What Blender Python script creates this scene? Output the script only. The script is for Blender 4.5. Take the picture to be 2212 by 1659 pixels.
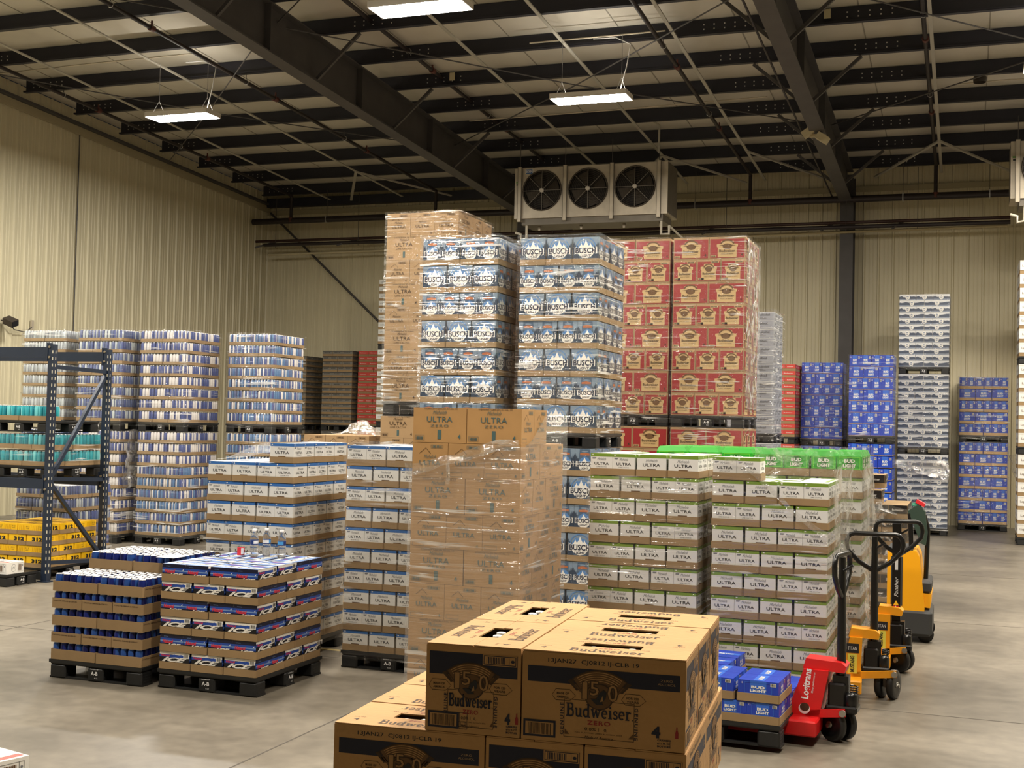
import bpy, math, random
from math import sin, cos, pi, radians, sqrt, hypot
from mathutils import Vector, Matrix, noise

for o in list(bpy.data.objects): bpy.data.objects.remove(o)
SC = bpy.context.scene
COL = SC.collection
random.seed(7)

# ------------------------------------------------------------------ camera, world, exposure
YAW, PITCH, ROLL, FPX = radians(20.0), radians(1.7), radians(1.28), 2700.0
cam_d = bpy.data.cameras.new('camera'); cam_d.sensor_fit = 'HORIZONTAL'; cam_d.sensor_width = 36.0
cam_d.lens = FPX / 2212.0 * 36.0
cam_d.clip_start = 0.05; cam_d.clip_end = 200
cam = bpy.data.objects.new('camera', cam_d); COL.objects.link(cam)
_fw = Vector((-sin(YAW)*cos(PITCH), cos(YAW)*cos(PITCH), sin(PITCH)))
_r = Vector((cos(YAW), sin(YAW), 0)); _u = _r.cross(_fw)
_r2 = cos(ROLL)*_r + sin(ROLL)*_u; _u2 = -sin(ROLL)*_r + cos(ROLL)*_u
cam.matrix_world = Matrix(((_r2.x, _u2.x, -_fw.x, 0), (_r2.y, _u2.y, -_fw.y, 0), (_r2.z, _u2.z, -_fw.z, 2.0), (0, 0, 0, 1)))
SC.camera = cam
wd = bpy.data.worlds.new('world'); SC.world = wd; wd.use_nodes = True
wd.node_tree.nodes['Background'].inputs[0].default_value = (1.0, 0.93, 0.82, 1)
wd.node_tree.nodes['Background'].inputs[1].default_value = 0.012
SC.view_settings.view_transform = 'Standard'; SC.view_settings.look = 'None'
SC.view_settings.exposure = 0.0; SC.view_settings.gamma = 1.0; SC.view_settings.use_curve_mapping = False
SC.cycles.max_bounces = 6; SC.cycles.diffuse_bounces = 3; SC.cycles.glossy_bounces = 3; SC.cycles.transmission_bounces = 4; SC.cycles.transparent_max_bounces = 10
SC.cycles.caustics_reflective = False; SC.cycles.caustics_refractive = False
LAMP = 245.0           # radiance of the lamp diffusers
ROOF_B, ROOF_S, WALL_Y, WALL_X = 7.8, 0.052, 28.2, -17.1
def zroof(y): return ROOF_B + ROOF_S*(27.5 - y)

# ------------------------------------------------------------------ materials
def lin(c):
    c = c/255.0
    return c/12.92 if c <= 0.04045 else ((c+0.055)/1.055)**2.4
MATS = {}
def mat(name, rgb=(200,200,200), rough=0.6, metal=0.0, var=0.0, scale=8.0, spec=0.5, bump=0.0, bscale=60, coat=0.0, stretch=(1,1,1), obj_var=0.0):
    if name in MATS: return MATS[name]
    m = bpy.data.materials.new(name); m.use_nodes = True
    nt = m.node_tree; b = nt.nodes['Principled BSDF']
    col = (lin(rgb[0]), lin(rgb[1]), lin(rgb[2]), 1)
    b.inputs['Base Color'].default_value = col
    b.inputs['Roughness'].default_value = rough; b.inputs['Metallic'].default_value = metal
    b.inputs['Specular IOR Level'].default_value = spec
    if coat: b.inputs['Coat Weight'].default_value = coat; b.inputs['Coat Roughness'].default_value = 0.15
    tc = mp = None
    if var or bump:
        tc = nt.nodes.new('ShaderNodeTexCoord'); mp = nt.nodes.new('ShaderNodeMapping')
        mp.inputs['Scale'].default_value = stretch
        nt.links.new(tc.outputs['Object'], mp.inputs[0])
    if var:
        n = nt.nodes.new('ShaderNodeTexNoise'); n.inputs['Scale'].default_value = scale; n.inputs['Detail'].default_value = 2
        nt.links.new(mp.outputs[0], n.inputs['Vector'])
        r = nt.nodes.new('ShaderNodeMapRange'); r.inputs['From Min'].default_value = 0.3; r.inputs['From Max'].default_value = 0.7
        r.inputs['To Min'].default_value = 1-var; r.inputs['To Max'].default_value = 1+var
        nt.links.new(n.outputs[0], r.inputs[0])
        h = nt.nodes.new('ShaderNodeHueSaturation'); h.inputs['Color'].default_value = col
        nt.links.new(r.outputs[0], h.inputs['Value'])
        nt.links.new(h.outputs[0], b.inputs['Base Color'])
        if obj_var:
            oi = nt.nodes.new('ShaderNodeObjectInfo'); r2 = nt.nodes.new('ShaderNodeMapRange')
            r2.inputs['To Min'].default_value = 1-obj_var; r2.inputs['To Max'].default_value = 1+obj_var
            nt.links.new(oi.outputs['Random'], r2.inputs[0])
            mm = nt.nodes.new('ShaderNodeMath'); mm.operation = 'MULTIPLY'
            nt.links.new(r.outputs[0], mm.inputs[0]); nt.links.new(r2.outputs[0], mm.inputs[1])
            nt.links.new(mm.outputs[0], h.inputs['Value'])
    if bump:
        n2 = nt.nodes.new('ShaderNodeTexNoise'); n2.inputs['Scale'].default_value = bscale; n2.inputs['Detail'].default_value = 1.5
        nt.links.new(mp.outputs[0], n2.inputs['Vector'])
        bp = nt.nodes.new('ShaderNodeBump'); bp.inputs['Strength'].default_value = bump; bp.inputs['Distance'].default_value = 0.02
        nt.links.new(n2.outputs[0], bp.inputs['Height']); nt.links.new(bp.outputs[0], b.inputs['Normal'])
    MATS[name] = m
    return m
def emit(name, rgb, s):
    m = bpy.data.materials.new(name); m.use_nodes = True; nt = m.node_tree; nt.nodes.clear()
    e = nt.nodes.new('ShaderNodeEmission'); e.inputs[0].default_value = (*rgb, 1); e.inputs[1].default_value = s
    o = nt.nodes.new('ShaderNodeOutputMaterial'); nt.links.new(e.outputs[0], o.inputs[0]); MATS[name] = m
    return m
def film_mat(name, gloss=0.10, milk=0.04, hi=0.5, lo_=0.53, hi_=0.65, sc=(1.1,1.1,16.0), bump=0.5, rough=0.14, det=3.0):
    """thin clear film: transparent with a glossy skin, slightly milky, streak highlights painted in as white"""
    m = bpy.data.materials.new(name); m.use_nodes = True; nt = m.node_tree; nt.nodes.clear()
    N = nt.nodes.new; L = nt.links.new
    out = N('ShaderNodeOutputMaterial'); tr = N('ShaderNodeBsdfTransparent'); tr.inputs[0].default_value = (0.98,0.98,0.98,1)
    gl = N('ShaderNodeBsdfGlossy'); gl.inputs['Color'].default_value = (1,1,1,1); gl.inputs['Roughness'].default_value = rough
    df = N('ShaderNodeBsdfDiffuse'); df.inputs['Color'].default_value = (0.86,0.86,0.84,1)  # diffuse white for the milky haze and the painted highlight streaks
    tc = N('ShaderNodeTexCoord'); mp = N('ShaderNodeMapping'); mp.inputs['Scale'].default_value = sc; mp.inputs['Rotation'].default_value = (0.12,0.16,0.1)
    L(tc.outputs['Object'], mp.inputs[0])
    n1 = N('ShaderNodeTexNoise'); n1.inputs['Scale'].default_value = 1.0; n1.inputs['Detail'].default_value = det; n1.inputs['Roughness'].default_value = 0.5; n1.inputs['Distortion'].default_value = 0.9
    L(mp.outputs[0], n1.inputs['Vector'])
    n2 = N('ShaderNodeTexNoise'); n2.inputs['Scale'].default_value = 2.2; n2.inputs['Detail'].default_value = 1
    L(tc.outputs['Object'], n2.inputs['Vector'])
    n3 = N('ShaderNodeTexNoise'); n3.inputs['Scale'].default_value = 14.0; n3.inputs['Detail'].default_value = 2
    L(tc.outputs['Object'], n3.inputs['Vector'])
    r1 = N('ShaderNodeMapRange'); r1.inputs['From Min'].default_value = lo_; r1.inputs['From Max'].default_value = hi_
    L(n1.outputs[0], r1.inputs[0])
    r2 = N('ShaderNodeMapRange'); r2.inputs['From Min'].default_value = 0.42; r2.inputs['From Max'].default_value = 0.64; r2.inputs['To Min'].default_value = 0.1
    L(n2.outputs[0], r2.inputs[0])
    mu = N('ShaderNodeMath'); mu.operation = 'MULTIPLY'; L(r1.outputs[0], mu.inputs[0]); L(r2.outputs[0], mu.inputs[1])
    r3 = N('ShaderNodeMapRange'); r3.inputs['To Min'].default_value = milk; r3.inputs['To Max'].default_value = hi; L(mu.outputs[0], r3.inputs[0])
    r4 = N('ShaderNodeMapRange'); r4.inputs['To Min'].default_value = gloss; r4.inputs['To Max'].default_value = gloss*3.0; L(mu.outputs[0], r4.inputs[0])
    ad = N('ShaderNodeMath'); ad.operation = 'MULTIPLY_ADD'; ad.inputs[1].default_value = 0.35; L(n3.outputs[0], ad.inputs[0]); L(n1.outputs[0], ad.inputs[2])
    bp = N('ShaderNodeBump'); bp.inputs['Strength'].default_value = bump; bp.inputs['Distance'].default_value = 0.06
    L(ad.outputs[0], bp.inputs['Height']); L(bp.outputs[0], gl.inputs['Normal'])
    m1 = N('ShaderNodeMixShader'); L(r3.outputs[0], m1.inputs[0]); L(tr.outputs[0], m1.inputs[1]); L(df.outputs[0], m1.inputs[2])
    m2 = N('ShaderNodeMixShader'); L(r4.outputs[0], m2.inputs[0]); L(m1.outputs[0], m2.inputs[1]); L(gl.outputs[0], m2.inputs[2]); L(m2.outputs[0], out.inputs[0])
    MATS[name] = m
    return m

kraft = mat('kraft', (170,140,102), 0.75, var=0.06, scale=5, obj_var=0.05)
kraft_near = mat('kraft_near', (188,146,94), 0.72, var=0.05, scale=6, bump=0.12, bscale=40, obj_var=0.03)
kraft_tray = mat('kraft_tray', (150,124,88), 0.75, var=0.06, scale=6, obj_var=0.06)
kraft_gold = mat('kraft_gold', (174,134,84), 0.72, var=0.05, scale=6, obj_var=0.05)
kraft_pale = mat('kraft_pale', (190,158,112), 0.75, var=0.05, scale=6, obj_var=0.05)
white_card = mat('white_card', (226,226,222), 0.5, var=0.02, scale=6)
blue_band = mat('blue_band', (52,108,178), 0.45)
green_band = mat('green_band', (118,150,52), 0.45)
ink_black = mat('ink_black', (26,26,32), 0.55)
ink_grey = mat('ink_grey', (120,122,128), 0.6)
ink_brown = mat('ink_brown', (96,66,36), 0.7)
ink_teal = mat('ink_teal', (72,98,98), 0.6)
ink_navy = mat('ink_navy', (10,14,44), 0.55)
ink_red = mat('ink_red', (150,34,36), 0.6)
crest_tan = mat('crest_tan', (164,126,80), 0.7)
ink_dbrown = mat('ink_dbrown', (66,46,26), 0.7)
crest_brown = mat('crest_brown', (104,74,42), 0.7)
black_plastic = mat('black_plastic', (26,27,28), 0.5, var=0.2, scale=12)
white_print = mat('white_print', (235,235,235), 0.5)
silver = mat('silver', (214,214,214), 0.28, metal=0.9)
dark_steel = mat('dark_steel', (74,71,70), 0.55, var=0.12, scale=3)
purlin_steel = mat('purlin_steel', (36,36,46), 0.5, var=0.1, scale=3)

# ------------------------------------------------------------------ mesh builder
class MB:
    def __init__(s): s.v=[]; s.f=[]; s.m=[]; s.mats=[]; s.sm=[]
    def mi(s, m):
        if m not in s.mats: s.mats.append(m)
        return s.mats.index(m)
    def add(s, vs, fs, m, smooth=False):
        b=len(s.v); s.v.extend([tuple(v) for v in vs]); i=s.mi(m)
        for f in fs: s.f.append([b+k for k in f]); s.m.append(i); s.sm.append(smooth)
    def box(s, x0,y0,z0,x1,y1,z1, m, skip=''):
        vs=[(x0,y0,z0),(x1,y0,z0),(x1,y1,z0),(x0,y1,z0),(x0,y0,z1),(x1,y0,z1),(x1,y1,z1),(x0,y1,z1)]
        fs={'b':(0,3,2,1),'t':(4,5,6,7),'f':(0,1,5,4),'r':(1,2,6,5),'k':(2,3,7,6),'l':(3,0,4,7)}
        s.add(vs,[fs[k] for k in fs if k not in skip],m)
    def cbox(s, x0,y0,z0,x1,y1,z1, m, c=0.004):
        # box with chamfered edges
        def ring(z,i): return [(x0+i,y0+(c-i if i<c else 0)+0,z)]
        pts=[]
        for (z,k) in ((z0,c),(z0+c,0),(z1-c,0),(z1,c)):
            a=k; e=c if k==0 else c
            pts.append([(x0+e,y0+a,z),(x1-e,y0+a,z),(x1-a,y0+e,z),(x1-a,y1-e,z),(x1-e,y1-a,z),(x0+e,y1-a,z),(x0+a,y1-e,z),(x0+a,y0+e,z)])
        vs=[p for r in pts for p in r]; fs=[]
        for j in range(3):
            for i in range(8):
                q=(i+1)%8; fs.append((j*8+i,j*8+q,j*8+8+q,j*8+8+i))
        fs.append(tuple(range(24,32))); fs.append(tuple(range(7,-1,-1)))
        s.add(vs,fs,m)
    def obox(s, M, sx,sy,sz, m):
        h=[(a*sx/2,b*sy/2,c*sz/2) for c in(-1,1) for a,b in((-1,-1),(1,-1),(1,1),(-1,1))]
        vs=[M@Vector(p) for p in h]
        s.add(vs,[(0,3,2,1),(4,5,6,7),(0,1,5,4),(1,2,6,5),(2,3,7,6),(3,0,4,7)],m)
    def bar(s, p, q, w, h, m, up=(0,0,1)):
        p=Vector(p); q=Vector(q); d=(q-p); L=d.length; d.normalize(); u=Vector(up)
        r=d.cross(u)
        if r.length<1e-4: r=d.cross(Vector((1,0,0)))
        r.normalize(); u=r.cross(d)
        M=Matrix(((r.x,d.x,u.x,(p.x+q.x)/2),(r.y,d.y,u.y,(p.y+q.y)/2),(r.z,d.z,u.z,(p.z+q.z)/2),(0,0,0,1)))
        s.obox(M,w,L,h,m)
    def tube(s, path, r, m, n=8, caps=True, smooth=True):
        P=[Vector(p) for p in path]; rings=[]; prev=None
        rr=r if isinstance(r,(list,tuple)) else [r]*len(P)
        for i,p in enumerate(P):
            d=(P[min(i+1,len(P)-1)]-P[max(i-1,0)]); d.normalize()
            if prev is None:
                a=d.cross(Vector((0,0,1)))
                if a.length<1e-3: a=d.cross(Vector((1,0,0)))
            else: a=prev-d*prev.dot(d)
            a.normalize(); prev=a; b=d.cross(a)
            rings.append([p+(a*cos(2*pi*k/n)+b*sin(2*pi*k/n))*rr[i] for k in range(n)])
        vs=[q for g in rings for q in g]; fs=[]
        for i in range(len(P)-1):
            for k in range(n):
                fs.append((i*n+k,i*n+(k+1)%n,(i+1)*n+(k+1)%n,(i+1)*n+k))
        s.add(vs,fs,m,smooth)
        if caps: s.add(rings[0],[tuple(range(n))[::-1]],m); s.add(rings[-1],[tuple(range(n))],m)
    def lathe(s, prof, n, mats, c=(0,0,0), rot=0.0, axis=None, split=None):
        # prof [(r,z)], mats one per segment (or single); split: material alternate for half of the sides
        M=axis or Matrix.Identity(4)
        vs=[]
        for r,z in prof:
            for k in range(n):
                a=2*pi*k/n+rot; q=M@Vector((r*cos(a),r*sin(a),z)); vs.append((q.x+c[0],q.y+c[1],q.z+c[2]))
        b=len(s.v); s.v.extend(vs)
        for j in range(len(prof)-1):
            m=mats[j] if isinstance(mats,(list,tuple)) else mats
            for k in range(n):
                mm=m
                if isinstance(m,(list,tuple)): mm=m[(k*len(m))//n]
                s.f.append([b+j*n+k,b+j*n+(k+1)%n,b+(j+1)*n+(k+1)%n,b+(j+1)*n+k]); s.m.append(s.mi(mm)); s.sm.append(True)
        ml=mats[-1] if isinstance(mats,(list,tuple)) else mats
        if isinstance(ml,(list,tuple)): ml=ml[0]
        s.f.append([b+(len(prof)-1)*n+k for k in range(n)]); s.m.append(s.mi(ml)); s.sm.append(False)
    def mesh(s, name):
        me=bpy.data.meshes.new(name); me.from_pydata(s.v,[],s.f)
        for m in s.mats: me.materials.append(m)
        me.polygons.foreach_set('material_index',s.m); me.polygons.foreach_set('use_smooth',s.sm)
        me.update(); return me

def link(name, me, parent=None, loc=(0,0,0), rz=0.0, rot=None):
    o=bpy.data.objects.new(name, me); COL.objects.link(o)
    o.location=loc; o.rotation_euler=rot if rot else (0,0,rz)
    if parent: o.parent=parent
    return o
def tag(o, label=None, cat=None, group=None, kind=None):
    if label: o['label']=label
    if cat: o['category']=cat
    if group: o['group']=group
    if kind: o['kind']=kind
    return o
def empty(name, loc=(0,0,0), rz=0.0):
    o=bpy.data.objects.new(name,None); COL.objects.link(o); o.location=loc; o.rotation_euler=(0,0,rz); o.empty_display_size=0.1
    return o
CACHE={}
def cached(key, fn):
    if key not in CACHE: CACHE[key]=fn()
    return CACHE[key]

# ------------------------------------------------------------------ lettering
TXT={}
def text2d(body, shear=0.0, bold=0.0, space=1.0, res=2):
    k=(body,shear,bold,space,res)
    if k in TXT: return TXT[k]
    cu=bpy.data.curves.new('t','FONT'); cu.body=body; cu.size=1.0; cu.shear=shear; cu.offset=bold; cu.space_character=space
    cu.resolution_u=res; cu.fill_mode='FRONT'; cu.dimensions='2D'
    o=bpy.data.objects.new('t',cu); COL.objects.link(o)
    dg=bpy.context.evaluated_depsgraph_get(); dg.update()
    me=o.evaluated_get(dg).to_mesh()
    vs=[(v.co.x,v.co.y) for v in me.vertices]; fs=[tuple(p.vertices) for p in me.polygons]
    o.evaluated_get(dg).to_mesh_clear(); bpy.data.objects.remove(o); bpy.data.curves.remove(cu)
    # orient all faces counter clockwise
    out=[]
    for f in fs:
        a=sum(vs[f[i]][0]*vs[f[(i+1)%len(f)]][1]-vs[f[(i+1)%len(f)]][0]*vs[f[i]][1] for i in range(len(f)))
        out.append(f if a>0 else f[::-1])
    xs=[p[0] for p in vs] or [0]; ys=[p[1] for p in vs] or [0]
    TXT[k]=(vs,out,(min(xs),min(ys),max(xs),max(ys)))
    return TXT[k]

class Face:
    """a printing frame on a face: origin o, unit vectors u, v, outward n"""
    def __init__(s, mb, o, u, v, eps=0.0007):
        s.mb=mb; s.o=Vector(o); s.u=Vector(u); s.v=Vector(v); s.n=s.u.cross(s.v); s.e=eps
    def P(s,a,b,l=1): return s.o+s.u*a+s.v*b+s.n*(s.e*l)
    def rect(s,x0,y0,x1,y1,m,l=1): s.mb.add([s.P(x0,y0,l),s.P(x1,y0,l),s.P(x1,y1,l),s.P(x0,y1,l)],[(0,1,2,3)],m)
    def frame(s,x0,y0,x1,y1,t,m,l=1):
        s.rect(x0,y0,x1,y0+t,m,l); s.rect(x0,y1-t,x1,y1,m,l); s.rect(x0,y0+t,x0+t,y1-t,m,l); s.rect(x1-t,y0+t,x1,y1-t,m,l)
    def poly(s,pts,m,l=1): s.mb.add([s.P(a,b,l) for a,b in pts],[tuple(range(len(pts)))],m)
    def ell(s,cx,cy,rx,ry,m,l=1,n=16,a0=0,a1=2*pi):
        s.poly([(cx+rx*cos(a0+(a1-a0)*k/n),cy+ry*sin(a0+(a1-a0)*k/n)) for k in range(n if a1-a0>6.28 else n+1)],m,l)
    def text(s,body,cx,cy,h,m,w=None,l=2,shear=0,bold=0,space=1,res=2,rot=0,fix=True):
        vs,fs,bb=text2d(body,shear,bold,space,res)
        bw=bb[2]-bb[0]; bh=bb[3]-bb[1]
        if bw<1e-6 or bh<1e-6: return
        sy=h/bh; sx=(w/bw) if w else sy
        mx=(bb[0]+bb[2])/2; my=(bb[1]+bb[3])/2; c,d=cos(rot),sin(rot)
        pts=[]
        for x,y in vs:
            a=(x-mx)*sx; b=(y-my)*sy; pts.append(s.P(cx+a*c-b*d,cy+a*d+b*c,l))
        s.mb.add(pts,fs,m)
    def stroke(s,pts,t,m,l=1,close=False):
        n=len(pts); L=[]; R=[]
        for i in range(n):
            if close: a=pts[(i-1)%n]; b=pts[(i+1)%n]
            else: a=pts[max(i-1,0)]; b=pts[min(i+1,n-1)]
            dx=b[0]-a[0]; dy=b[1]-a[1]; d=hypot(dx,dy) or 1; nx,ny=-dy/d*t/2,dx/d*t/2
            L.append((pts[i][0]+nx,pts[i][1]+ny)); R.append((pts[i][0]-nx,pts[i][1]-ny))
        vs=[s.P(*p,l) for p in L]+[s.P(*p,l) for p in R]
        fs=[(n+i,n+i+1,i+1,i) for i in range(n-1)]
        if close: fs.append((n+n-1,n,0,n-1))
        s.mb.add(vs,fs,m)
    def band(s,cx,cy,r0,r1,a0,a1,m,l=1,n=12):
        vs=[];fs=[]
        for k in range(n+1):
            a=a0+(a1-a0)*k/n; vs.append(s.P(cx+r0*cos(a),cy+r0*sin(a),l)); vs.append(s.P(cx+r1*cos(a),cy+r1*sin(a),l))
        for k in range(n): fs.append((2*k,2*k+2,2*k+3,2*k+1) if a1<a0 else (2*k,2*k+1,2*k+3,2*k+2))
        s.mb.add(vs,[f if a1<a0 else f[::-1] for f in fs],m)
    def bars(s,x0,y0,w,h,m,l=2,n=14,seed=1):
        rr=random.Random(seed); x=x0
        step=w/n
        for k in range(n):
            ww=step*rr.uniform(0.3,0.75); s.rect(x,y0,x+ww,y0+h,m,l); x+=step
    def glyphs(s,G,word,x0,y0,h,m,w=None,l=2):
        tot=sum(G[c][0] for c in word); sx=(w/tot) if w else h; x=x0
        for c in word:
            adv,st=G[c]
            for pts,t in st: s.stroke([(x+a*sx,y0+b*h) for a,b in pts],t*h,m,l)
            x+=adv*sx
def arc(cx,cy,rx,ry,a0,a1,n=8): return [(cx+rx*cos(radians(a0+(a1-a0)*k/n)),cy+ry*sin(radians(a0+(a1-a0)*k/n))) for k in range(n+1)]
# slab-serif letters of the large word on the near boxes
SER={
 'B':(.80,[([(.2,0),(.2,1)],.17),([(.02,.04),(.42,.04)],.08),([(.02,.96),(.42,.96)],.08),([(.4,.96)]+arc(.44,.76,.17,.2,90,-90)+[(.3,.54)],.11),([(.4,.54)]+arc(.48,.29,.19,.25,90,-90)+[(.3,.04)],.12)]),
 'u':(.72,[([(.17,.64),(.17,.2)]+arc(.32,.19,.15,.15,180,290)+[(.52,.18)],.12),([(.53,.64),(.53,0)],.14),([(.03,.61),(.2,.61)],.07),([(.4,.61),(.55,.61)],.07),([(.5,.035),(.69,.035)],.07)]),
 'd':(.74,[(arc(.31,.32,.21,.28,60,300,10),.13),([(.4,.57),(.5,.52)],.08),([(.4,.07),(.5,.12)],.08),([(.53,.99),(.53,0)],.14),([(.38,.96),(.55,.96)],.07),([(.5,.035),(.71,.035)],.07)]),
 'w':(.98,[([(.14,.62),(.32,.02)],.13),([(.32,.04),(.48,.6)],.07),([(.48,.6),(.66,.02)],.13),([(.66,.04),(.83,.62)],.07),([(.02,.61),(.3,.61)],.07),([(.7,.61),(.95,.61)],.07)]),
 'e':(.62,[([(.08,.34),(.5,.34)],.07),(arc(.3,.32,.22,.28,0,315,12),.11)]),
 'i':(.40,[([(.2,.64),(.2,0)],.14),([(.05,.61),(.22,.61)],.07),([(.03,.035),(.37,.035)],.07),([(.2,.76),(.2,.9)],.14)]),
 's':(.54,[([(.44,.46)]+arc(.27,.46,.15,.13,10,230,8)+arc(.27,.18,.17,.15,70,-170,8),.1)]),
 'r':(.56,[([(.19,.64),(.19,0)],.14),([(.04,.61),(.2,.61)],.07),([(.03,.035),(.38,.035)],.07),([(.22,.46)]+arc(.38,.46,.13,.13,150,20,5),.1)]),
 '.':(.2,[([(.06,.04),(.14,.04)],.09)]),
}
def script(F,cx,cy,w,h,m,l=2,t=None):
    F.text('Michelob',cx,cy,h,m,w=w,l=l,shear=0.42,bold=-0.004)

ORD=['top','second','third','fourth','fifth','sixth','seventh','eighth','ninth','tenth','eleventh','twelfth','thirteenth','fourteenth','fifteenth']

# ================================================================== the setting
def floor_mat():
    m=bpy.data.materials.new('concrete'); m.use_nodes=True; nt=m.node_tree; N=nt.nodes.new; L=nt.links.new
    b=nt.nodes['Principled BSDF']; tc=N('ShaderNodeTexCoord')
    n1=N('ShaderNodeTexNoise'); n1.inputs['Scale'].default_value=0.55; n1.inputs['Detail'].default_value=5; n1.inputs['Roughness'].default_value=0.6
    n2=N('ShaderNodeTexNoise'); n2.inputs['Scale'].default_value=9; n2.inputs['Detail'].default_value=3
    L(tc.outputs['Object'],n1.inputs['Vector']); L(tc.outputs['Object'],n2.inputs['Vector'])
    cr=N('ShaderNodeValToRGB'); e=cr.color_ramp.elements
    e[0].position=0.32; e[0].color=(lin(92),lin(86),lin(76),1); e[1].position=0.68; e[1].color=(lin(136),lin(128),lin(114),1)
    L(n1.outputs[0],cr.inputs[0])
    mx=N('ShaderNodeMixRGB'); mx.blend_type='OVERLAY'; mx.inputs[0].default_value=0.35
    L(cr.outputs[0],mx.inputs[1]); L(n2.outputs[0],mx.inputs[2])
    # round stains
    vo=N('ShaderNodeTexVoronoi'); vo.inputs['Scale'].default_value=0.42; L(tc.outputs['Object'],vo.inputs['Vector'])
    r=N('ShaderNodeMapRange'); r.inputs['From Min'].default_value=0.05; r.inputs['From Max'].default_value=0.16; r.inputs['To Min'].default_value=0.25; r.inputs['To Max'].default_value=0.0
    L(vo.outputs['Distance'],r.inputs[0])
    mx2=N('ShaderNodeMixRGB'); mx2.blend_type='MIX'; mx2.inputs[2].default_value=(lin(86),lin(76),lin(64),1)
    L(r.outputs[0],mx2.inputs[0]); L(mx.outputs[0],mx2.inputs[1]); L(mx2.outputs[0],b.inputs['Base Color'])
    rr=N('ShaderNodeMapRange'); rr.inputs['To Min'].default_value=0.26; rr.inputs['To Max'].default_value=0.5
    L(n1.outputs[0],rr.inputs[0]); L(rr.outputs[0],b.inputs['Roughness'])
    b.inputs['Specular IOR Level'].default_value=0.45
    MATS['concrete']=m; return m
concrete=floor_mat()
X0,X1,YB=WALL_X,13.0,-9.0
mb=MB(); mb.add([(X0,YB,0),(X1,YB,0),(X1,WALL_Y,0),(X0,WALL_Y,0)],[(0,1,2,3)],concrete)
floor=tag(link('floor',mb.mesh('floor')),kind='structure')
joint=mat('joint',(78,72,64),0.8)
def joints(pts,w=0.012):
    mb=MB()
    p,q=pts; mb.bar((*p,0.0006),(*q,0.0006),w,0.001,joint); link('floor_joint',mb.mesh('floor_joint'),floor)
for y in (4.75,9.35,13.9,18.5,23.1): joints(((X0,y),(X1,y)))
for x in (-13.0,-8.2,-3.9,1.0,5.6): joints(((x,YB),(x,WALL_Y)))
lane=mat('lane_paint',(196,176,120),0.6,var=0.12,scale=20)
mb=MB(); mb.box(-5.6,9.62,0.0002,-3.9,9.68,0.0012,lane); link('lane_line',mb.mesh('lane_line'),floor)

def panel_mat(name,rgb):
    return mat(name,rgb,0.45,var=0.04,scale=1.2,stretch=(1,1,0.25))
wallm=panel_mat('wall_panel',(208,199,168))
def ribbed(name, length, ztop, axis, inv=False):
    """ribbed sheet: profile along t, ztop(t)"""
    mb=MB(); prof=[]; p=0.305
    n=int(length/p)+1
    for k in range(n):
        b=k*p
        for dt,d in ((0.0,0.030),(0.028,0.030),(0.046,0.0),(0.118,0.0),(0.125,0.006),(0.137,0.006),(0.144,0.0),(0.196,0.0),(0.203,0.006),(0.215,0.006),(0.222,0.0),(0.287,0.0)):
            t=b+dt
            if t<=length: prof.append((t,d))
    prof.append((length,0.0)); vs=[];fs=[]
    for t,d in prof:
        for z in (0,ztop(t)): vs.append(axis(t,d,z))
    for i in range(len(prof)-1):
        f=(2*i,2*i+2,2*i+3,2*i+1); fs.append(f[::-1] if inv else f)
    mb.add(vs,fs,wallm)
    return mb.mesh(name)
zt_l=lambda t: zroof(WALL_Y-t)-0.02
wall_left=tag(link('wall_left',ribbed('wall_left',WALL_Y-YB,zt_l,lambda t,d,z:(WALL_X+d,WALL_Y-t,z),True)),kind='structure')
wall_back=tag(link('wall_back',ribbed('wall_back',X1-X0,lambda t:zroof(WALL_Y)-0.02,lambda t,d,z:(X0+t,WALL_Y-d,z))),kind='structure')
wall_right=tag(link('wall_right',ribbed('wall_right',WALL_Y-YB,zt_l,lambda t,d,z:(X1-d,WALL_Y-t,z))),kind='structure')
wall_front=tag(link('wall_front',ribbed('wall_front',X1-X0,lambda t:zroof(YB)-0.02,lambda t,d,z:(X0+t,YB+d,z),True)),kind='structure')
# top trim of the gable wall, dark edge angle, pipe seam
trimm=mat('trim_beige',(170,160,130),0.5)
def sl(y,off): return zroof(y)+off
mb=MB(); mb.bar((WALL_X+0.05,WALL_Y,sl(WALL_Y,-0.44)),(WALL_X+0.05,YB,sl(YB,-0.44)),0.05,0.16,trimm); link('top_trim',mb.mesh('top_trim'),wall_left)
mb=MB(); mb.bar((WALL_X+0.10,WALL_Y,sl(WALL_Y,-0.33)),(WALL_X+0.10,YB,sl(YB,-0.33)),0.14,0.05,dark_steel); link('edge_angle',mb.mesh('edge_angle'),wall_left)
mb=MB(); mb.box(X0,WALL_Y-0.06,7.18,X1,WALL_Y-0.035,7.30,trimm); link('top_trim',mb.mesh('top_trim'),wall_back)
mb=MB(); mb.tube([(WALL_X+0.05,20.75,0.0),(WALL_X+0.05,20.75,7.7)],0.012,dark_steel,6); link('seam_cover',mb.mesh('seam_cover'),wall_left)
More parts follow.
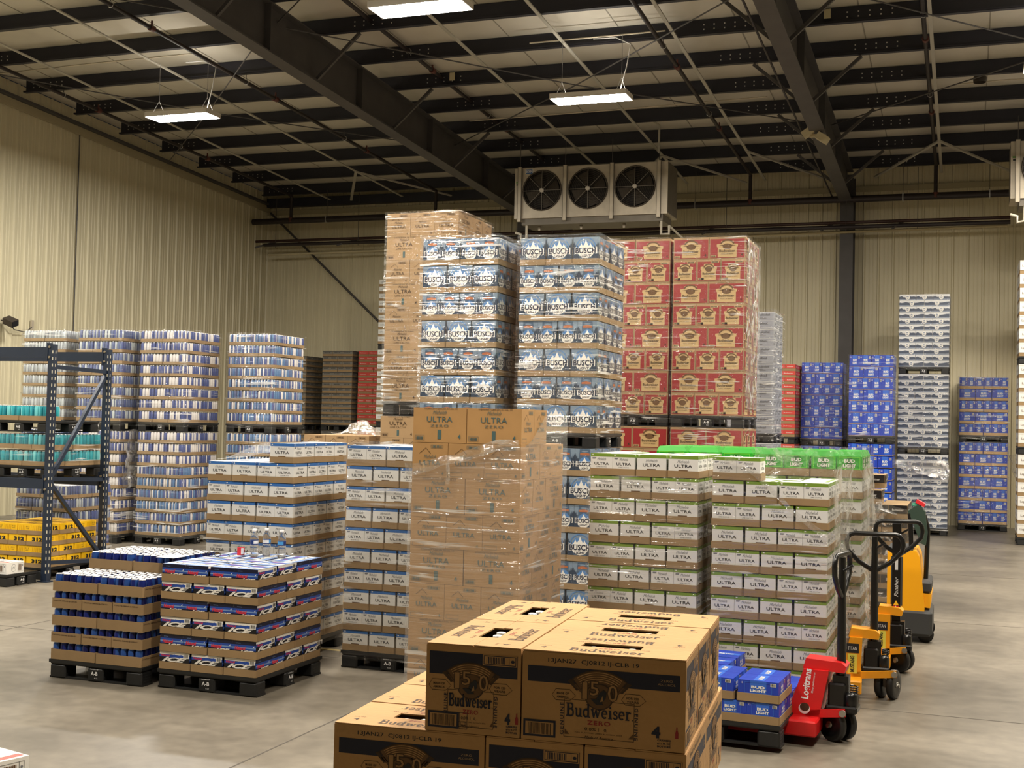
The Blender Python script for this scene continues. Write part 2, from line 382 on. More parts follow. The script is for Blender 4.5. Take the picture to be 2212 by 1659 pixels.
# girt under the eave and wall brace rod
mb=MB(); mb.box(X0+0.1,WALL_Y-0.26,7.36,-10.2,WALL_Y-0.08,7.58,purlin_steel); link('eave_strut',mb.mesh('eave_strut'),wall_back)
mb=MB(); mb.tube([(-16.95,28.05,7.23),(-12.6,28.05,3.35),(-9.9,28.05,0.94)],0.03,dark_steel,8); link('brace_rod',mb.mesh('brace_rod'),wall_back)
mb=MB(); mb.tube([(-14.9,28.0,1.2),(-14.0,28.0,2.0)],0.03,dark_steel,8); link('brace_rod',mb.mesh('brace_rod'),wall_back)
def column(x):
    mb=MB(); zt=zroof(27.9)-0.31
    mb.box(x-0.14,27.62,0,x+0.14,27.64,zt,dark_steel); mb.box(x-0.14,28.10,0,x+0.14,28.12,zt,dark_steel); mb.box(x-0.01,27.64,0,x+0.01,28.10,zt,dark_steel)
    mb.box(x-0.17,27.58,0,x+0.17,28.15,0.02,dark_steel)
    link('steel_column',mb.mesh('steel_column'),wall_back)
RAFT=(-9.87,-2.47,5.1)
for x in RAFT: column(x)

# roof liner with seams, then purlins, rafters, braces as parts of the ceiling
deckm=mat('roof_liner',(206,200,186),0.6,var=0.05,scale=1.5)
mb=MB(); za,zb=zroof(YB),zroof(WALL_Y)
mb.add([(X0,YB,za),(X0,WALL_Y,zb),(X1,WALL_Y,zb),(X1,YB,za)],[(0,1,2,3)],deckm)
ceiling=tag(link('ceiling',mb.mesh('ceiling')),kind='structure')
seamm=mat('liner_seam',(150,144,130),0.7)
for k in range(12):
    x=X0+0.9+k*1.83; mb=MB(); mb.bar((x,8,sl(8,-0.004)),(x,WALL_Y,sl(WALL_Y,-0.004)),0.018,0.004,seamm); link('liner_seam',mb.mesh('liner_seam'),ceiling)
PURY=[27.4-1.42*k for k in range(19)]
def purlin_mesh():
    mb=MB(); h=0.255; L0=X0+0.32; L1=X1-0.05
    mb.box(L0,-0.008,-h,L1,0.008,0,purlin_steel); mb.box(L0,-0.085,-h,L1,0.0,-h+0.012,purlin_steel); mb.box(L0,0,-0.012,L1,0.07,0,purlin_steel)
    mb.box(L0,-0.085,-h,L1,-0.075,-h+0.03,purlin_steel)
    # bolt pairs of the laps either side of each frame
    for r in RAFT:
        for k in range(5):
            for s in (-1,1):
                for zz in (-0.085,-0.155):
                    x=r+s*(0.75+k*0.16); mb.box(x-0.010,-0.014,zz-0.010,x+0.010,-0.008,zz+0.010,silver)
    for k in range(6):
        x=X0+0.5+k*0.13
        for zz in (-0.085,-0.155): mb.box(x-0.010,-0.014,zz-0.010,x+0.010,-0.008,zz+0.010,silver)
    return mb.mesh('purlin')
pm=purlin_mesh()
for y in PURY: link('purlin',pm,ceiling,(0,y,zroof(y)-0.006))
def rafter(x):
    mb=MB(); zb=lambda y: 6.86+0.046*(27.5-y); zt=lambda y: zroof(y)-0.265
    ya,yb=27.62,YB+0.2
    # web as a tapered plate with flanges
    w=0.006; mb.add([(x-w,ya,zb(ya)),(x-w,yb,zb(yb)),(x-w,yb,zt(yb)),(x-w,ya,zt(ya)),(x+w,ya,zb(ya)),(x+w,yb,zb(yb)),(x+w,yb,zt(yb)),(x+w,ya,zt(ya))],[(3,2,1,0),(4,5,6,7)],dark_steel)
    mb.bar((x,ya,zb(ya)),(x,yb,zb(yb)),0.26,0.022,dark_steel); mb.bar((x,ya,zt(ya)),(x,yb,zt(yb)),0.26,0.022,dark_steel)
    for k in range(6):
        y=25.0-3.0*k; mb.box(x-0.12,y-0.006,zb(y),x+0.12,y+0.006,zt(y),dark_steel)
    o=link('rafter',mb.mesh('rafter'),ceiling)
    for k in range(7):
        y=PURY[1+2*k]
        for s in (-1,1):
            b=MB(); b.bar((x+s*0.10,y,zb(y)+0.05),(x+s*0.85,y-0.02,zroof(y)-0.28),0.05,0.05,dark_steel); link('flange_brace',b.mesh('flange_brace'),ceiling)
for x in RAFT: rafter(x)
strapm=mat('strap',(172,168,156),0.5)
for x in (-15.1,-13.1,-7.6,-6.0,-4.25,-0.55,2.6):
    b=MB(); b.bar((x,3,sl(3,-0.32)),(x,WALL_Y-0.4,sl(WALL_Y-0.4,-0.32)),0.055,0.02,strapm); link('sag_strap',b.mesh('sag_strap'),ceiling)
for (x,s) in ((-13.1,1),(-13.1,-1),(-6.0,1),(-6.0,-1),(-4.25,1),(-0.55,-1),(-0.55,1)):
    b=MB(); b.bar((x,25.3,sl(25.3,-0.33)),(x+s*1.35,27.7,sl(27.7,-0.38)),0.06,0.03,strapm); link('corner_strut',b.mesh('corner_strut'),ceiling)
for (xa,xb) in ((-16.9,-10.1),(-10.0,-2.5),(-2.4,5.0)):
    for (y0,y1) in ((9.5,16.5),(16.5,23.5)):
        for (p,q) in (((xa,y0),(xb,y1)),((xb,y0),(xa,y1))):
            b=MB(); mid=((p[0]+q[0])/2,(p[1]+q[1])/2)
            b.tube([(p[0],p[1],sl(p[1],-0.42)),(mid[0],mid[1],sl(mid[1],-0.50)),(q[0],q[1],sl(q[1],-0.42))],0.011,dark_steel,6); link('rod_brace',b.mesh('rod_brace'),ceiling)
for (xa,xb,ya,yb) in ((-9.3,-8.0,26.2,26.2),(-7.9,-6.4,25.2,27.5),(-5.4,-4.6,26.8,27.4)):
    pass

# ================================================================== cases
def four(mb,sx,sy,eps=0.0007):
    return (Face(mb,(0,-sy/2,0),(1,0,0),(0,0,1),eps),Face(mb,(0,sy/2,0),(-1,0,0),(0,0,1),eps),
            Face(mb,(sx/2,0,0),(0,1,0),(0,0,1),eps),Face(mb,(-sx/2,0,0),(0,-1,0),(0,0,1),eps))
def topface(mb,h,eps=0.0007): return Face(mb,(0,0,h),(1,0,0),(0,1,0),eps)
def tray_mesh(a,b,ht,m,t=0.004):
    def f():
        mb=MB(); x,y=a/2,b/2; c=0.008
        mb.box(-x+c,-y,0,x-c,-y+t,ht,m); mb.box(-x+c,y-t,0,x-c,y,ht,m); mb.box(-x,-y+c,0,-x+t,y-c,ht,m); mb.box(x-t,-y+c,0,x,y-c,ht,m)
        for sx in(-1,1):
            for sy in(-1,1):
                p=(sx*(x-c),sy*y); q=(sx*x,sy*(y-c))
                vs=[(*p,0),(*q,0),(*q,ht),(*p,ht)]; mb.add(vs,[(0,1,2,3)],m)
        mb.box(-x+t,-y+t,0,x-t,y-t,t,m)
        return mb.mesh('tray')
    return cached(('tray',a,b,ht,m.name),f)

def c_ultra(band,sub,sx,sy,h,ht):
    mb=MB(); mb.box(-sx/2,-sy/2,0.004,sx/2,sy/2,h,white_card)
    for i,F in enumerate(four(mb,sx,sy)):
        L=i>=2; w=sy if L else sx
        F.rect(-w/2,h-0.024,w/2,h,band); F.rect(-w/2+0.01,h-0.015,-w/2+0.022,h-0.007,white_card,2)
        c=ht+(h-0.024-ht)*0.5
        script(F,0.0,c+(0.024 if L else 0.026),w*0.40,0.020,ink_grey)
        F.text('ULTRA',0,c-0.008,0.022 if L else 0.020,ink_black,w=w*(0.60 if L else 0.66),bold=0.01)
        if not L:
            F.text(sub,0,c-0.032,0.008,ink_grey,w=w*0.46)
            F.poly([(-w/2+0.012,h-0.030),(-w/2+0.042,h-0.030),(-w/2+0.034,h-0.041),(-w/2+0.012,h-0.041)],ink_grey)
        else: F.rect(-0.034,ht-0.006,0.034,ht+0.007,ink_brown,5)
    T=topface(mb,h); T.rect(-sx/2+0.02,-sy/2+0.02,sx/2-0.02,-sy/2+0.05,band); T.text('ULTRA',0,0.02,0.03,ink_grey,w=sx*0.6)
    return mb.mesh('carton')
ice_navy=mat('ice_navy',(18,22,52),0.35); ice_blue=mat('ice_blue',(34,74,164),0.35); ice_sky=mat('ice_sky',(120,150,200),0.35)
ice_red=mat('ice_red',(206,52,72),0.4); pack_white=mat('pack_white',(236,234,228),0.35); ice_black=mat('ice_black',(14,14,24),0.35)
def c_ice(sx,sy,h,ht):
    mb=MB(); mb.box(-sx/2,-sy/2,0.004,sx/2,sy/2,h,ice_navy)
    for i,F in enumerate(four(mb,sx,sy)):
        L=i>=2; w=sy if L else sx; rr=random.Random(i)
        if L:
            F.rect(-w/2,h-0.018,w/2,h,pack_white)
            pts=[(-w/2+w*k/14,h-0.018+rr.uniform(-0.004,0.003)) for k in range(15)]
            F.poly([(-w/2,h-0.038)]+[(w/2,h-0.038)]+pts[::-1],ice_blue,2)
            F.rect(w/2-0.052,h-0.038,w/2-0.004,h-0.004,pack_white,3); F.bars(w/2-0.045,h-0.033,0.036,0.024,ink_black,4,9)
            F.text('Natural',-w*0.30,h-0.026,0.016,ice_red,w=w*0.30,l=3,shear=0.2,bold=0.03)
            F.rect(-w/2,0.01,w/2,h-0.038,ice_black,1)
            F.text('ICE',0.0,ht+0.019,0.034,pack_white,w=w*0.84,l=3,shear=0.45,bold=0.045)
            for k,xx in enumerate((-w*0.30,-w*0.02,w*0.24)): F.text('BEER',xx,ht+0.021,0.003,ink_grey,l=4)
        else:
            F.rect(-w/2,ht+0.008,w/2,ht+0.045,ice_blue,1); F.rect(-w/2,ht+0.020,w/2,ht+0.029,ice_sky,2)
            F.text('Natural',-w*0.16,ht+0.021,0.026,ice_red,w=w*0.46,l=3,shear=0.2,bold=0.05)
            F.text('NATURAL',-w*0.24,h-0.016,0.006,ice_sky,l=2)
            F.poly([(w*0.38,ht+0.030),(w*0.43,ht+0.030),(w*0.44,ht+0.042)],pack_white,3)
            F.text('ICE',0.02,ht-0.007,0.030,pack_white,w=w*0.62,l=3,shear=0.45,bold=0.03)
    T=topface(mb,h); T.rect(-sx/2+0.006,-sy/2+0.006,sx/2-0.006,sy/2-0.006,ice_sky)
    T.rect(-sx/2+0.006,-sy*0.30,sx/2-0.006,-sy*0.05,pack_white,2); T.rect(-sx*0.3,sy*0.08,sx*0.3,sy*0.24,ice_blue,2); T.rect(-sx*0.42,sy*0.30,sx*0.42,sy*0.42,pack_white,2)
    T.text('ICE',0,-sy*0.17,0.04,ice_navy,w=sx*0.6,l=3,shear=0.4,bold=0.03); T.text('Natural',0,sy*0.16,0.02,ice_red,w=sx*0.45,l=3,shear=0.2)
    return mb.mesh('carton')
bu_base=mat('bu_base',(124,144,164),0.3); bu_dark=mat('bu_dark',(44,62,84),0.3); bu_mid=mat('bu_mid',(74,98,124),0.3); bu_blue=mat('bu_blue',(84,132,190),0.3)
bu_amber=mat('bu_amber',(176,104,66),0.35); bu_navy=mat('bu_navy',(22,34,62),0.35)
def c_busch(sx,sy,h,ht):
    mb=MB(); mb.box(-sx/2,-sy/2,0.004,sx/2,sy/2,h,bu_base)
    for i,F in enumerate(four(mb,sx,sy)):
        L=i>=2; w=sy if L else sx; rr=random.Random(3+i)
        F.rect(-w/2,0.0,w/2,h*0.40,bu_mid)
        for s in (-1,1):
            pts=[(s*w*0.5,h*0.16)]+[(s*w*(0.5-0.20*k/6),h*(0.74-0.03*k+(0.12 if k%2 else 0)*rr.uniform(0.6,1.1))) for k in range(7)]+[(s*w*0.24,h*0.18)]
            F.poly(pts if s<0 else pts[::-1],bu_dark,2)
        if L:
            cy=h*0.555; r=w*0.37; F.band(0,cy+0.012,r*1.0,r*1.10,pi*0.97,pi*0.03,bu_blue,3,16)
            F.poly([(-r*0.97,cy),(r*0.97,cy),(r*0.72,cy+0.050),(r*0.42,cy+0.072),(r*0.2,cy+0.066),(0,cy+0.098),(-r*0.2,cy+0.070),(-r*0.45,cy+0.078),(-r*0.75,cy+0.045)],bu_blue,3)
            for (a,b,t) in ((-0.5,0.060,0.62),(0.0,0.092,0.85),(0.48,0.060,0.58)): F.poly([(r*(a-t*0.5),cy+0.012),(r*(a+t*0.5),cy+0.012),(r*(a+t*0.12),cy+b*0.7),(r*a,cy+b),(r*(a-t*0.16),cy+b*0.6)],pack_white,4)
            F.poly([(-r*0.95,cy+0.004),(-r*0.80,cy-0.05),(-r*0.48,cy-0.080),(0,cy-0.088),(r*0.48,cy-0.080),(r*0.80,cy-0.05),(r*0.95,cy+0.004)],pack_white,4)
            F.text('BUSCH',0,cy-0.014,0.066,pack_white,w=w*0.90,l=5,bold=0.07); F.text('BUSCH',0,cy-0.014,0.056,bu_navy,w=w*0.83,l=6,bold=0.03)
            F.text('LIGHT',0,cy-0.064,0.026,bu_navy,w=w*0.44,l=6,shear=0.2,bold=0.03)
        else:
            F.poly([(-w*0.30,h*0.60),(w*0.30,h*0.60),(w*0.26,h*0.985),(-w*0.26,h*0.985)],bu_mid,2)
            F.poly([(-w*0.24,h*0.76),(w*0.24,h*0.76),(w*0.24,h*0.83),(0,h*0.86),(-w*0.24,h*0.83)],bu_amber,3); F.ell(0,h*0.90,w*0.17,h*0.025,bu_base,3,12)
            cy=h*0.46; r=w*0.36
            F.poly([(-r*0.95,cy+0.01),(r*0.95,cy+0.01),(r*0.5,cy+0.055),(0,cy+r*0.98),(-r*0.5,cy+0.05)],bu_blue,4); F.poly([(-r*0.42,cy+0.01),(r*0.42,cy+0.01),(r*0.1,cy+r*0.6),(0,cy+r*0.85),(-r*0.14,cy+r*0.55)],pack_white,5)
            F.poly([(-r*0.95,cy+0.004),(-r*0.8,cy-0.045),(-r*0.4,cy-0.068),(r*0.4,cy-0.068),(r*0.8,cy-0.045),(r*0.95,cy+0.004)],pack_white,5)
            F.text('BUSCH',0,cy-0.004,0.052,pack_white,w=w*0.90,l=6,bold=0.07); F.text('BUSCH',0,cy-0.004,0.044,bu_navy,w=w*0.82,l=7,bold=0.03)
            F.text('LIGHT',0,cy-0.045,0.020,bu_navy,w=w*0.40,l=7,shear=0.2,bold=0.02)
    return mb.mesh('carton')
bl_blue=mat('bl_blue',(30,62,178),0.35); bl_lite=mat('bl_lite',(52,104,206),0.35); bl_deep=mat('bl_deep',(20,38,128),0.35)
def c_bud(sx,sy,h,ht,eps=0.0015,top=True,oz='12'):
    mb=MB(); mb.box(-sx/2,-sy/2,0.004,sx/2,sy/2,h,bl_blue); v0=ht; vh=h-ht
    for i,F in enumerate(four(mb,sx,sy,eps)):
        L=i>=2; w=sy if L else sx
        F.rect(-w*0.2,v0,w*0.2,h,bl_lite); F.frame(-w*0.34,v0,w*0.34,h-vh*0.12,0.003,bl_lite,2)
        F.text('BUD',0,v0+vh*0.50,vh*0.22,pack_white,w=w*0.34,l=3,bold=0.04); F.text('LIGHT',0,v0+vh*0.22,vh*0.20,pack_white,w=w*0.40,l=3,bold=0.04)
        F.text(oz,-w*0.40,h-vh*0.20,vh*0.13,pack_white,l=3); 
        F.rect(w*0.30,h-vh*0.36,w*0.44,h-vh*0.10,pack_white,2); F.bars(w*0.31,h-vh*0.33,w*0.12,vh*0.20,ink_black,3,7)
    if top:
        T=topface(mb,h,eps)
        T.rect(-sx*0.46,-sy*0.14,sx*0.46,sy*0.14,bl_lite)
        T.text('BUD LIGHT',0,-0.002,0.030,pack_white,w=sy*0.42,l=2,bold=0.05,rot=-pi/2 if False else 0)
        for s in(-1,1): T.frame(-sx*0.12,s*sy*0.32-sy*0.1,sx*0.12,s*sy*0.32+sy*0.1,0.003,bl_lite,2)
    return mb.mesh('carton')
yel=mat('yellow_pack',(244,192,24),0.4); yel_d=mat('yellow_shade',(216,160,10),0.45)
def c_312(sx,sy,h,ht):
    mb=MB(); mb.box(-sx/2,-sy/2,0.004,sx/2,sy/2,h,yel)
    for i,F in enumerate(four(mb,sx,sy,0.001)):
        L=i>=2; w=sy if L else sx
        if L: F.text('312',w*0.1,ht+(h-ht)*0.34,(h-ht)*0.62,ink_black,w=w*0.60,l=2,bold=0.06)
        else:
            for k in range(4): F.poly([(-w*0.4+k*w*0.13,ht),(-w*0.36+k*w*0.13,ht),(-w*0.34+k*w*0.13,h*0.86),(-w*0.38+k*w*0.13,h*0.86)],yel_d,2)
            F.text('312',w*0.24,ht+(h-ht)*0.6,(h-ht)*0.22,ink_brown,w=w*0.26,l=2); F.text('ALE',w*0.24,ht+(h-ht)*0.3,(h-ht)*0.18,ink_brown,w=w*0.2,l=2)
    T=topface(mb,h,0.001); T.rect(-sx*0.4,-sy*0.3,sx*0.4,sy*0.3,yel_d); T.text('312',0,0,0.05,ink_black,w=sx*0.6,l=2,bold=0.04)
    return mb.mesh('carton')
gl_green=mat('gl_green',(40,168,40),0.35); gl_dark=mat('gl_dark',(20,110,34),0.35); gl_lime=mat('gl_lime',(120,224,60),0.35)
def c_lime(sx,sy,h,ht):
    # bottle carrier: sides lean in towards the top, open notches show the bottle
    mb=MB(); x,y=sx/2-0.002,sy/2-0.002; z1=h*0.80
    vs=[(-x,-y,0.004),(x,-y,0.004),(x,y,0.004),(-x,y,0.004),(-x,-y,z1),(x,-y,z1),(x,y,z1),(-x,y,z1),(-x*0.78,-y*0.86,h),(x*0.78,-y*0.86,h),(x*0.78,y*0.86,h),(-x*0.78,y*0.86,h)]
    fs=[(0,1,5,4),(1,2,6,5),(2,3,7,6),(3,0,4,7),(4,5,9,8),(5,6,10,9),(6,7,11,10),(7,4,8,11),(8,9,10,11)]
    mb.add(vs,fs,gl_green)
    for i,F in enumerate(four(mb,sx,sy,0.0012)):
        w=(sy if i>=2 else sx)
        F.frame(-w*0.42,ht+0.006,w*0.42,z1-0.004,0.004,gl_lime,2); F.rect(-w*0.10,ht,w*0.10,z1,gl_dark,1)
        F.text('BUD',0,ht+(z1-ht)*0.66,(z1-ht)*0.27,pack_white,w=w*0.42,l=3,bold=0.04); F.text('LIGHT',0,ht+(z1-ht)*0.30,(z1-ht)*0.25,pack_white,w=w*0.50,l=3,bold=0.04)
    gold=mat('gold_bottle',(214,158,40),0.25)
    for s in (-1,1):
        for t in (-1,0,1): mb.lathe([(0.028,h*0.5),(0.026,h*0.72),(0.013,h*0.9),(0.014,h*0.985)],8,gold,(t*sx*0.30,s*sy*0.30,0))
    return mb.mesh('carrier')

KINDS={}
def kind_tray2(key,name,cat,a,b,h,ht,cm,tm=None,ncart=2):
    KINDS[key]=dict(name=name,cat=cat,a=a,b=b,h=h,root=tray_mesh(a-0.003,b-0.003,ht,tm or kraft_tray),kids=[('carton',cm,((i-(ncart-1)/2)*(a/ncart-0.007),0,0)) for i in range(ncart)])
def kind_box(key,name,cat,a,b,h,me): KINDS[key]=dict(name=name,cat=cat,a=a,b=b,h=h,root=me,kids=[])
UA,UB,UH=0.352,0.236,0.164
kind_tray2('ub','blue_banded_tray','case',UA,UB,UH,0.05,c_ultra(blue_band,'ZERO',UA/2-0.009,UB-0.018,0.160,0.05))
kind_tray2('ug','green_banded_tray','case',UA,UB,UH,0.05,c_ultra(green_band,'LIME CACTUS',UA/2-0.009,UB-0.018,0.160,0.05))
kind_tray2('ice','navy_carton_tray','case',0.408,0.274,0.1275,0.052,c_ice(0.195,0.256,0.124,0.052))
kind_tray2('busch','mountain_print_tray','case',0.405,0.27,0.270,0.055,c_busch(0.1935,0.250,0.262,0.055))
kind_tray2('yel','yellow_carton_tray','case',0.405,0.27,0.128,0.05,c_312(0.1935,0.252,0.124,0.05))
kind_tray2('blt','blue_carton_tray','case',0.42,0.27,0.132,0.05,c_bud(0.201,0.252,0.128,0.05,0.0009))
kind_tray2('bly','blue_bottle_tray','case',0.42,0.29,0.252,0.065,c_bud(0.136,0.28,0.240,0.065,0.002,False,'6'),kraft_pale,3)
kind_tray2('lime','green_carrier_tray','case',0.41,0.27,0.215,0.06,c_lime(0.196,0.252,0.205,0.06))
kind_tray2('bub','blue_carton_pair','case',0.40,0.265,0.215,0.012,c_bud(0.198,0.262,0.213,0.03,0.002,False))
KINDS['bub2']=dict(KINDS['bub'],h=0.228)

def box_base(a,b,h,m,near=False):
    mb=MB()
    if near: mb.cbox(-a/2+0.001,-b/2+0.001,0,a/2-0.001,b/2-0.001,h-0.001,m,0.004)
    else: mb.box(-a/2+0.0015,-b/2+0.0015,0,a/2-0.0015,b/2-0.0015,h-0.002,m)
    return mb
def b_brown(a,b,h,sub,ink,code,km=None):
    mb=box_base(a,b,h,km or kraft)
    for i,F in enumerate(four(mb,a,b,0.001)):
        L=i<2; w=a if L else b
        if L:
            script(F,0,h*0.86,w*0.26,h*0.11,ink); F.text('ULTRA',0,h*0.66,h*0.16,ink,w=w*0.48); F.text(sub,0,h*0.48,h*0.075,ink,w=w*(0.34 if len(sub)<6 else 0.44),space=1.2)
            F.rect(-0.013,h*0.10,0.013,h*0.36,ink_teal); F.text('4',w*0.37,h*0.18,h*0.12,ink,bold=0.03)
            F.frame(-w*0.46,h*0.06,-w*0.28,h*0.20,0.0015,ink); F.bars(-w*0.44,h*0.08,w*0.14,h*0.09,ink,2,8)
            F.text(code,w*0.02,h*0.955,h*0.05,ink_black,w=w*0.62)
        else:
            F.text('ULTRA',0,h*0.42,h*0.13,ink,w=w*0.58); script(F,0,h*0.60,w*0.34,h*0.10,ink)
            F.frame(w*0.02,h*0.84,w*0.36,h*0.93,0.0015,ink); F.bars(w*0.05,h*0.855,w*0.28,h*0.06,ink,2,8); F.stroke([(-w*0.30,h*0.68),(-w*0.12,h*0.84),(w*0.02,h*0.68)],0.003,ink_dbrown)
            F.text('4',w*0.36,h*0.12,h*0.09,ink); F.frame(-w*0.44,h*0.05,-w*0.1,h*0.17,0.0015,ink)
    T=topface(mb,h-0.002,0.001); T.rect(-a/2,-0.002,a/2,0.002,ink_brown); T.text('ULTRA',-a*0.2,b*0.25,0.035,ink)
    return mb.mesh('beverage_box')
kind_box('bz','teal_lettered_box','box',0.400,0.268,0.243,b_brown(0.400,0.268,0.243,'ZERO',ink_teal,'27JAN27 CJ052H 07-06 19',kraft_gold))
kind_box('bc','brown_bottle_box','box',0.425,0.282,0.257,b_brown(0.425,0.282,0.257,'LIME CACTUS',ink_dbrown,'25FEB26 IJ-CB2'))
kind_box('bc2','brown_bottle_box','box',0.425,0.282,0.236,b_brown(0.425,0.282,0.236,'LIME CACTUS',ink_dbrown,'25FEB26 IJ-CB2'))
bud_red=mat('bud_red',(152,40,42),0.5); tan_label=mat('tan_label',(196,166,116),0.6)
def b_redbud(a,b,h):
    mb=box_base(a,b,h,kraft)
    for i,F in enumerate(four(mb,a,b,0.0012)):
        L=i<2; w=a if L else b; s=0.11 if L else 0.085
        F.rect(-w/2+0.012,0.012,w/2-0.012,h-0.028,bud_red)
        F.poly([(-s,0.02),(s,0.02),(s,h*0.52),(s*1.12,h*0.54),(s*1.12,h*0.66),(s*0.7,h*0.68),(s*0.66,h*0.80),(-s*0.66,h*0.80),(-s*0.7,h*0.68),(-s*1.12,h*0.66),(-s*1.12,h*0.54),(-s,h*0.52)],tan_label,2)
        F.ell(0,h*0.56,s*0.5,h*0.13,crest_brown,3,12); F.band(0,h*0.52,s*0.7,s*0.86,pi*0.85,pi*0.15,crest_brown,3,8); F.poly([(-s*0.9,h*0.60),(-s*0.35,h*0.64),(-s*0.35,h*0.58)],crest_brown,3); F.poly([(s*0.9,h*0.60),(s*0.35,h*0.58),(s*0.35,h*0.64)],crest_brown,3)
        F.text('Budweiser',0,h*0.36,h*0.12,ink_dbrown,w=s*1.7,l=4,bold=0.02); F.text('KING OF BEERS',0,h*0.22,h*0.04,ink_dbrown,w=s*1.3,l=4)
        F.rect(-w/2+0.018,0.02,-w/2+0.085,0.045,tan_label,2); F.bars(-w/2+0.022,0.023,0.055,0.018,ink_black,3,8)
        if L: F.text('4',w*0.40,h*0.18,h*0.11,ink_dbrown,l=3,bold=0.04); F.text('15MAR27 CJ0915 IJ-CLB',0.0,h-0.015,0.010,ink_dbrown,w=w*0.5,l=2)
        else: F.rect(w*0.08,h-0.045,w*0.42,h-0.020,tan_label,2); F.bars(w*0.1,h-0.042,w*0.3,0.018,ink_black,3,9)
    return mb.mesh('beverage_box')
kind_box('rb','red_bottle_box','box',0.405,0.270,0.249,b_redbud(0.405,0.270,0.249))
gx_base=mat('gx_base',(218,220,222),0.28); gx_dark=mat('gx_dark',(66,78,100),0.3); gx_mid=mat('gx_mid',(138,150,170),0.3)
def b_grey(a,b,h):
    mb=box_base(a,b,h,gx_base)
    for i,F in enumerate(four(mb,a,b,0.003)):
        w=a if i<2 else b; rr=random.Random(i)
        F.rect(-w*0.48,h*0.04,w*0.48,h*0.30,gx_mid)
        pts=[(-w*0.49,h*0.22)]+[(w*0.49,h*0.22)]+[(w*0.49-w*0.98*k/8,h*(0.62+rr.uniform(-0.12,0.16))) for k in range(9)]
        F.poly(pts,gx_dark,2); F.ell(0,h*0.50,h*0.36,h*0.40,pack_white,3,14); F.ell(0,h*0.50,h*0.20,h*0.24,gx_mid,4,12); F.rect(-h*0.25,h*0.42,h*0.25,h*0.54,pack_white,5)
    return mb.mesh('beverage_box')
kind_box('gx','grey_carton','box',0.40,0.27,0.1165,b_grey(0.40,0.27,0.1165))
def b_far(a,b,h,lab,ht,band,ink,word):
    mb=box_base(a,b,h,kraft_tray)
    mb2=None
    for i,F in enumerate(four(mb,a,b,0.004)):
        w=a if i<2 else b; n=2 if i<2 else 1
        for k in range(n):
            x0=-w/2+w/n*k+0.004; x1=-w/2+w/n*(k+1)-0.004
            F.rect(x0,ht,x1,h-0.004,lab); F.rect(x0,h-0.022,x1,h-0.004,band,2); F.text(word,(x0+x1)/2,ht+(h-ht)*0.42,(h-ht)*0.28,ink,w=(x1-x0)*0.62,l=2)
    return mb.mesh('beverage_tray')
dk_lab=mat('dk_lab',(120,118,112),0.4); dk_band=mat('dk_band',(62,60,58),0.4); rd_lab=mat('rd_lab',(206,66,56),0.45)
kind_box('fdk','dark_carton_tray','case',0.40,0.27,0.128,b_far(0.40,0.27,0.128,dk_lab,0.05,dk_band,ink_black,'BEER'))
kind_box('fred','red_carton_tray','case',0.40,0.27,0.128,b_far(0.40,0.27,0.128,rd_lab,0.05,rd_lab,pack_white,'Budweiser'))
kind_box('fwh','white_carton_tray','case',UA,UB,0.165,b_far(UA,UB,0.165,white_card,0.055,white_card,ink_grey,'ULTRA'))
sv_lab=mat('sv_lab',(150,154,164),0.4)
def b_silver(a,b,h):
    mb=box_base(a,b,h,sv_lab)
    for i,F in enumerate(four(mb,a,b,0.002)):
        w=a if i<2 else b; F.text('a.alcohol',0,h*0.66,h*0.26,ink_black,w=w*0.55,l=2); F.rect(-w*0.4,h*0.2,w*0.1,h*0.3,ink_grey); F.rect(-w*0.4,h*0.36,-w*0.05,h*0.42,ink_grey); F.rect(-w/2,h-0.012,w/2,h-0.004,gx_base)
    return mb.mesh('beverage_box')
kind_box('sv','silver_carton','box',0.40,0.27,0.125,b_silver(0.40,0.27,0.125))
bk_lab=mat('bk_lab',(30,27,28),0.35)
kind_box('bk','black_carton_tray','case',0.40,0.27,0.150,b_far(0.40,0.27,0.150,bk_lab,0.06,bk_lab,pack_white,'Budweiser'))

# cans
def can_prof(r,h): return [(r*0.80,0.0),(r,0.008),(r,h*0.84),(r*0.80,h*0.955),(r*0.83,h*0.985),(r*0.76,h),(r*0.70,h-0.005)]
def can_mesh(key,r,h,cols,n=12,lid=None):
    def f():
        mb=MB(); body=cols
        mb.lathe(can_prof(r,h),n,[cols[0],body,body if True else cols[0],silver,silver,lid or silver],(0,0,0)); return mb.mesh('can')
    return cached(('can',key),f)
def cans_joined(key,r,h,cols,nx,ny,a,b,n=8,seed=1,lid=None,z=0.004,only=None):
    def f():
        mb=MB(); rr=random.Random(seed)
        for i in range(nx):
            for j in range(ny):
                c=cols[:] ; k=rr.randrange(len(c)); body=c[k:]+c[:k]
                mb.lathe(can_prof(r,h),n,[body[0],body,body,silver,silver,lid or silver],(-a/2+a/nx*(i+0.5),-b/2+b/ny*(j+0.5),z),rr.uniform(0,6.28))
        return mb.mesh('cans')
    return cached(('cans',key,seed),f)
def code_tray(a,b,ht):
    me=tray_mesh(a,b,ht,kraft_tray).copy(); mb=MB()
    mb.v=[tuple(v.co) for v in me.vertices]; mb.f=[list(p.vertices) for p in me.polygons]; mb.m=[0]*len(mb.f); mb.sm=[False]*len(mb.f); mb.mats=[kraft_tray]
    for o,u in (((a/2,0,0),(0,1,0)),((-a/2,0,0),(0,-1,0))):
        F=Face(mb,o,u,(0,0,1),0.0008); F.text('17OCT26 SMN42 IJ-CSH-01',-0.01,ht*0.72,0.012,ink_dbrown,w=b*0.78,l=1,bold=0.02)
    return mb.mesh('tray')
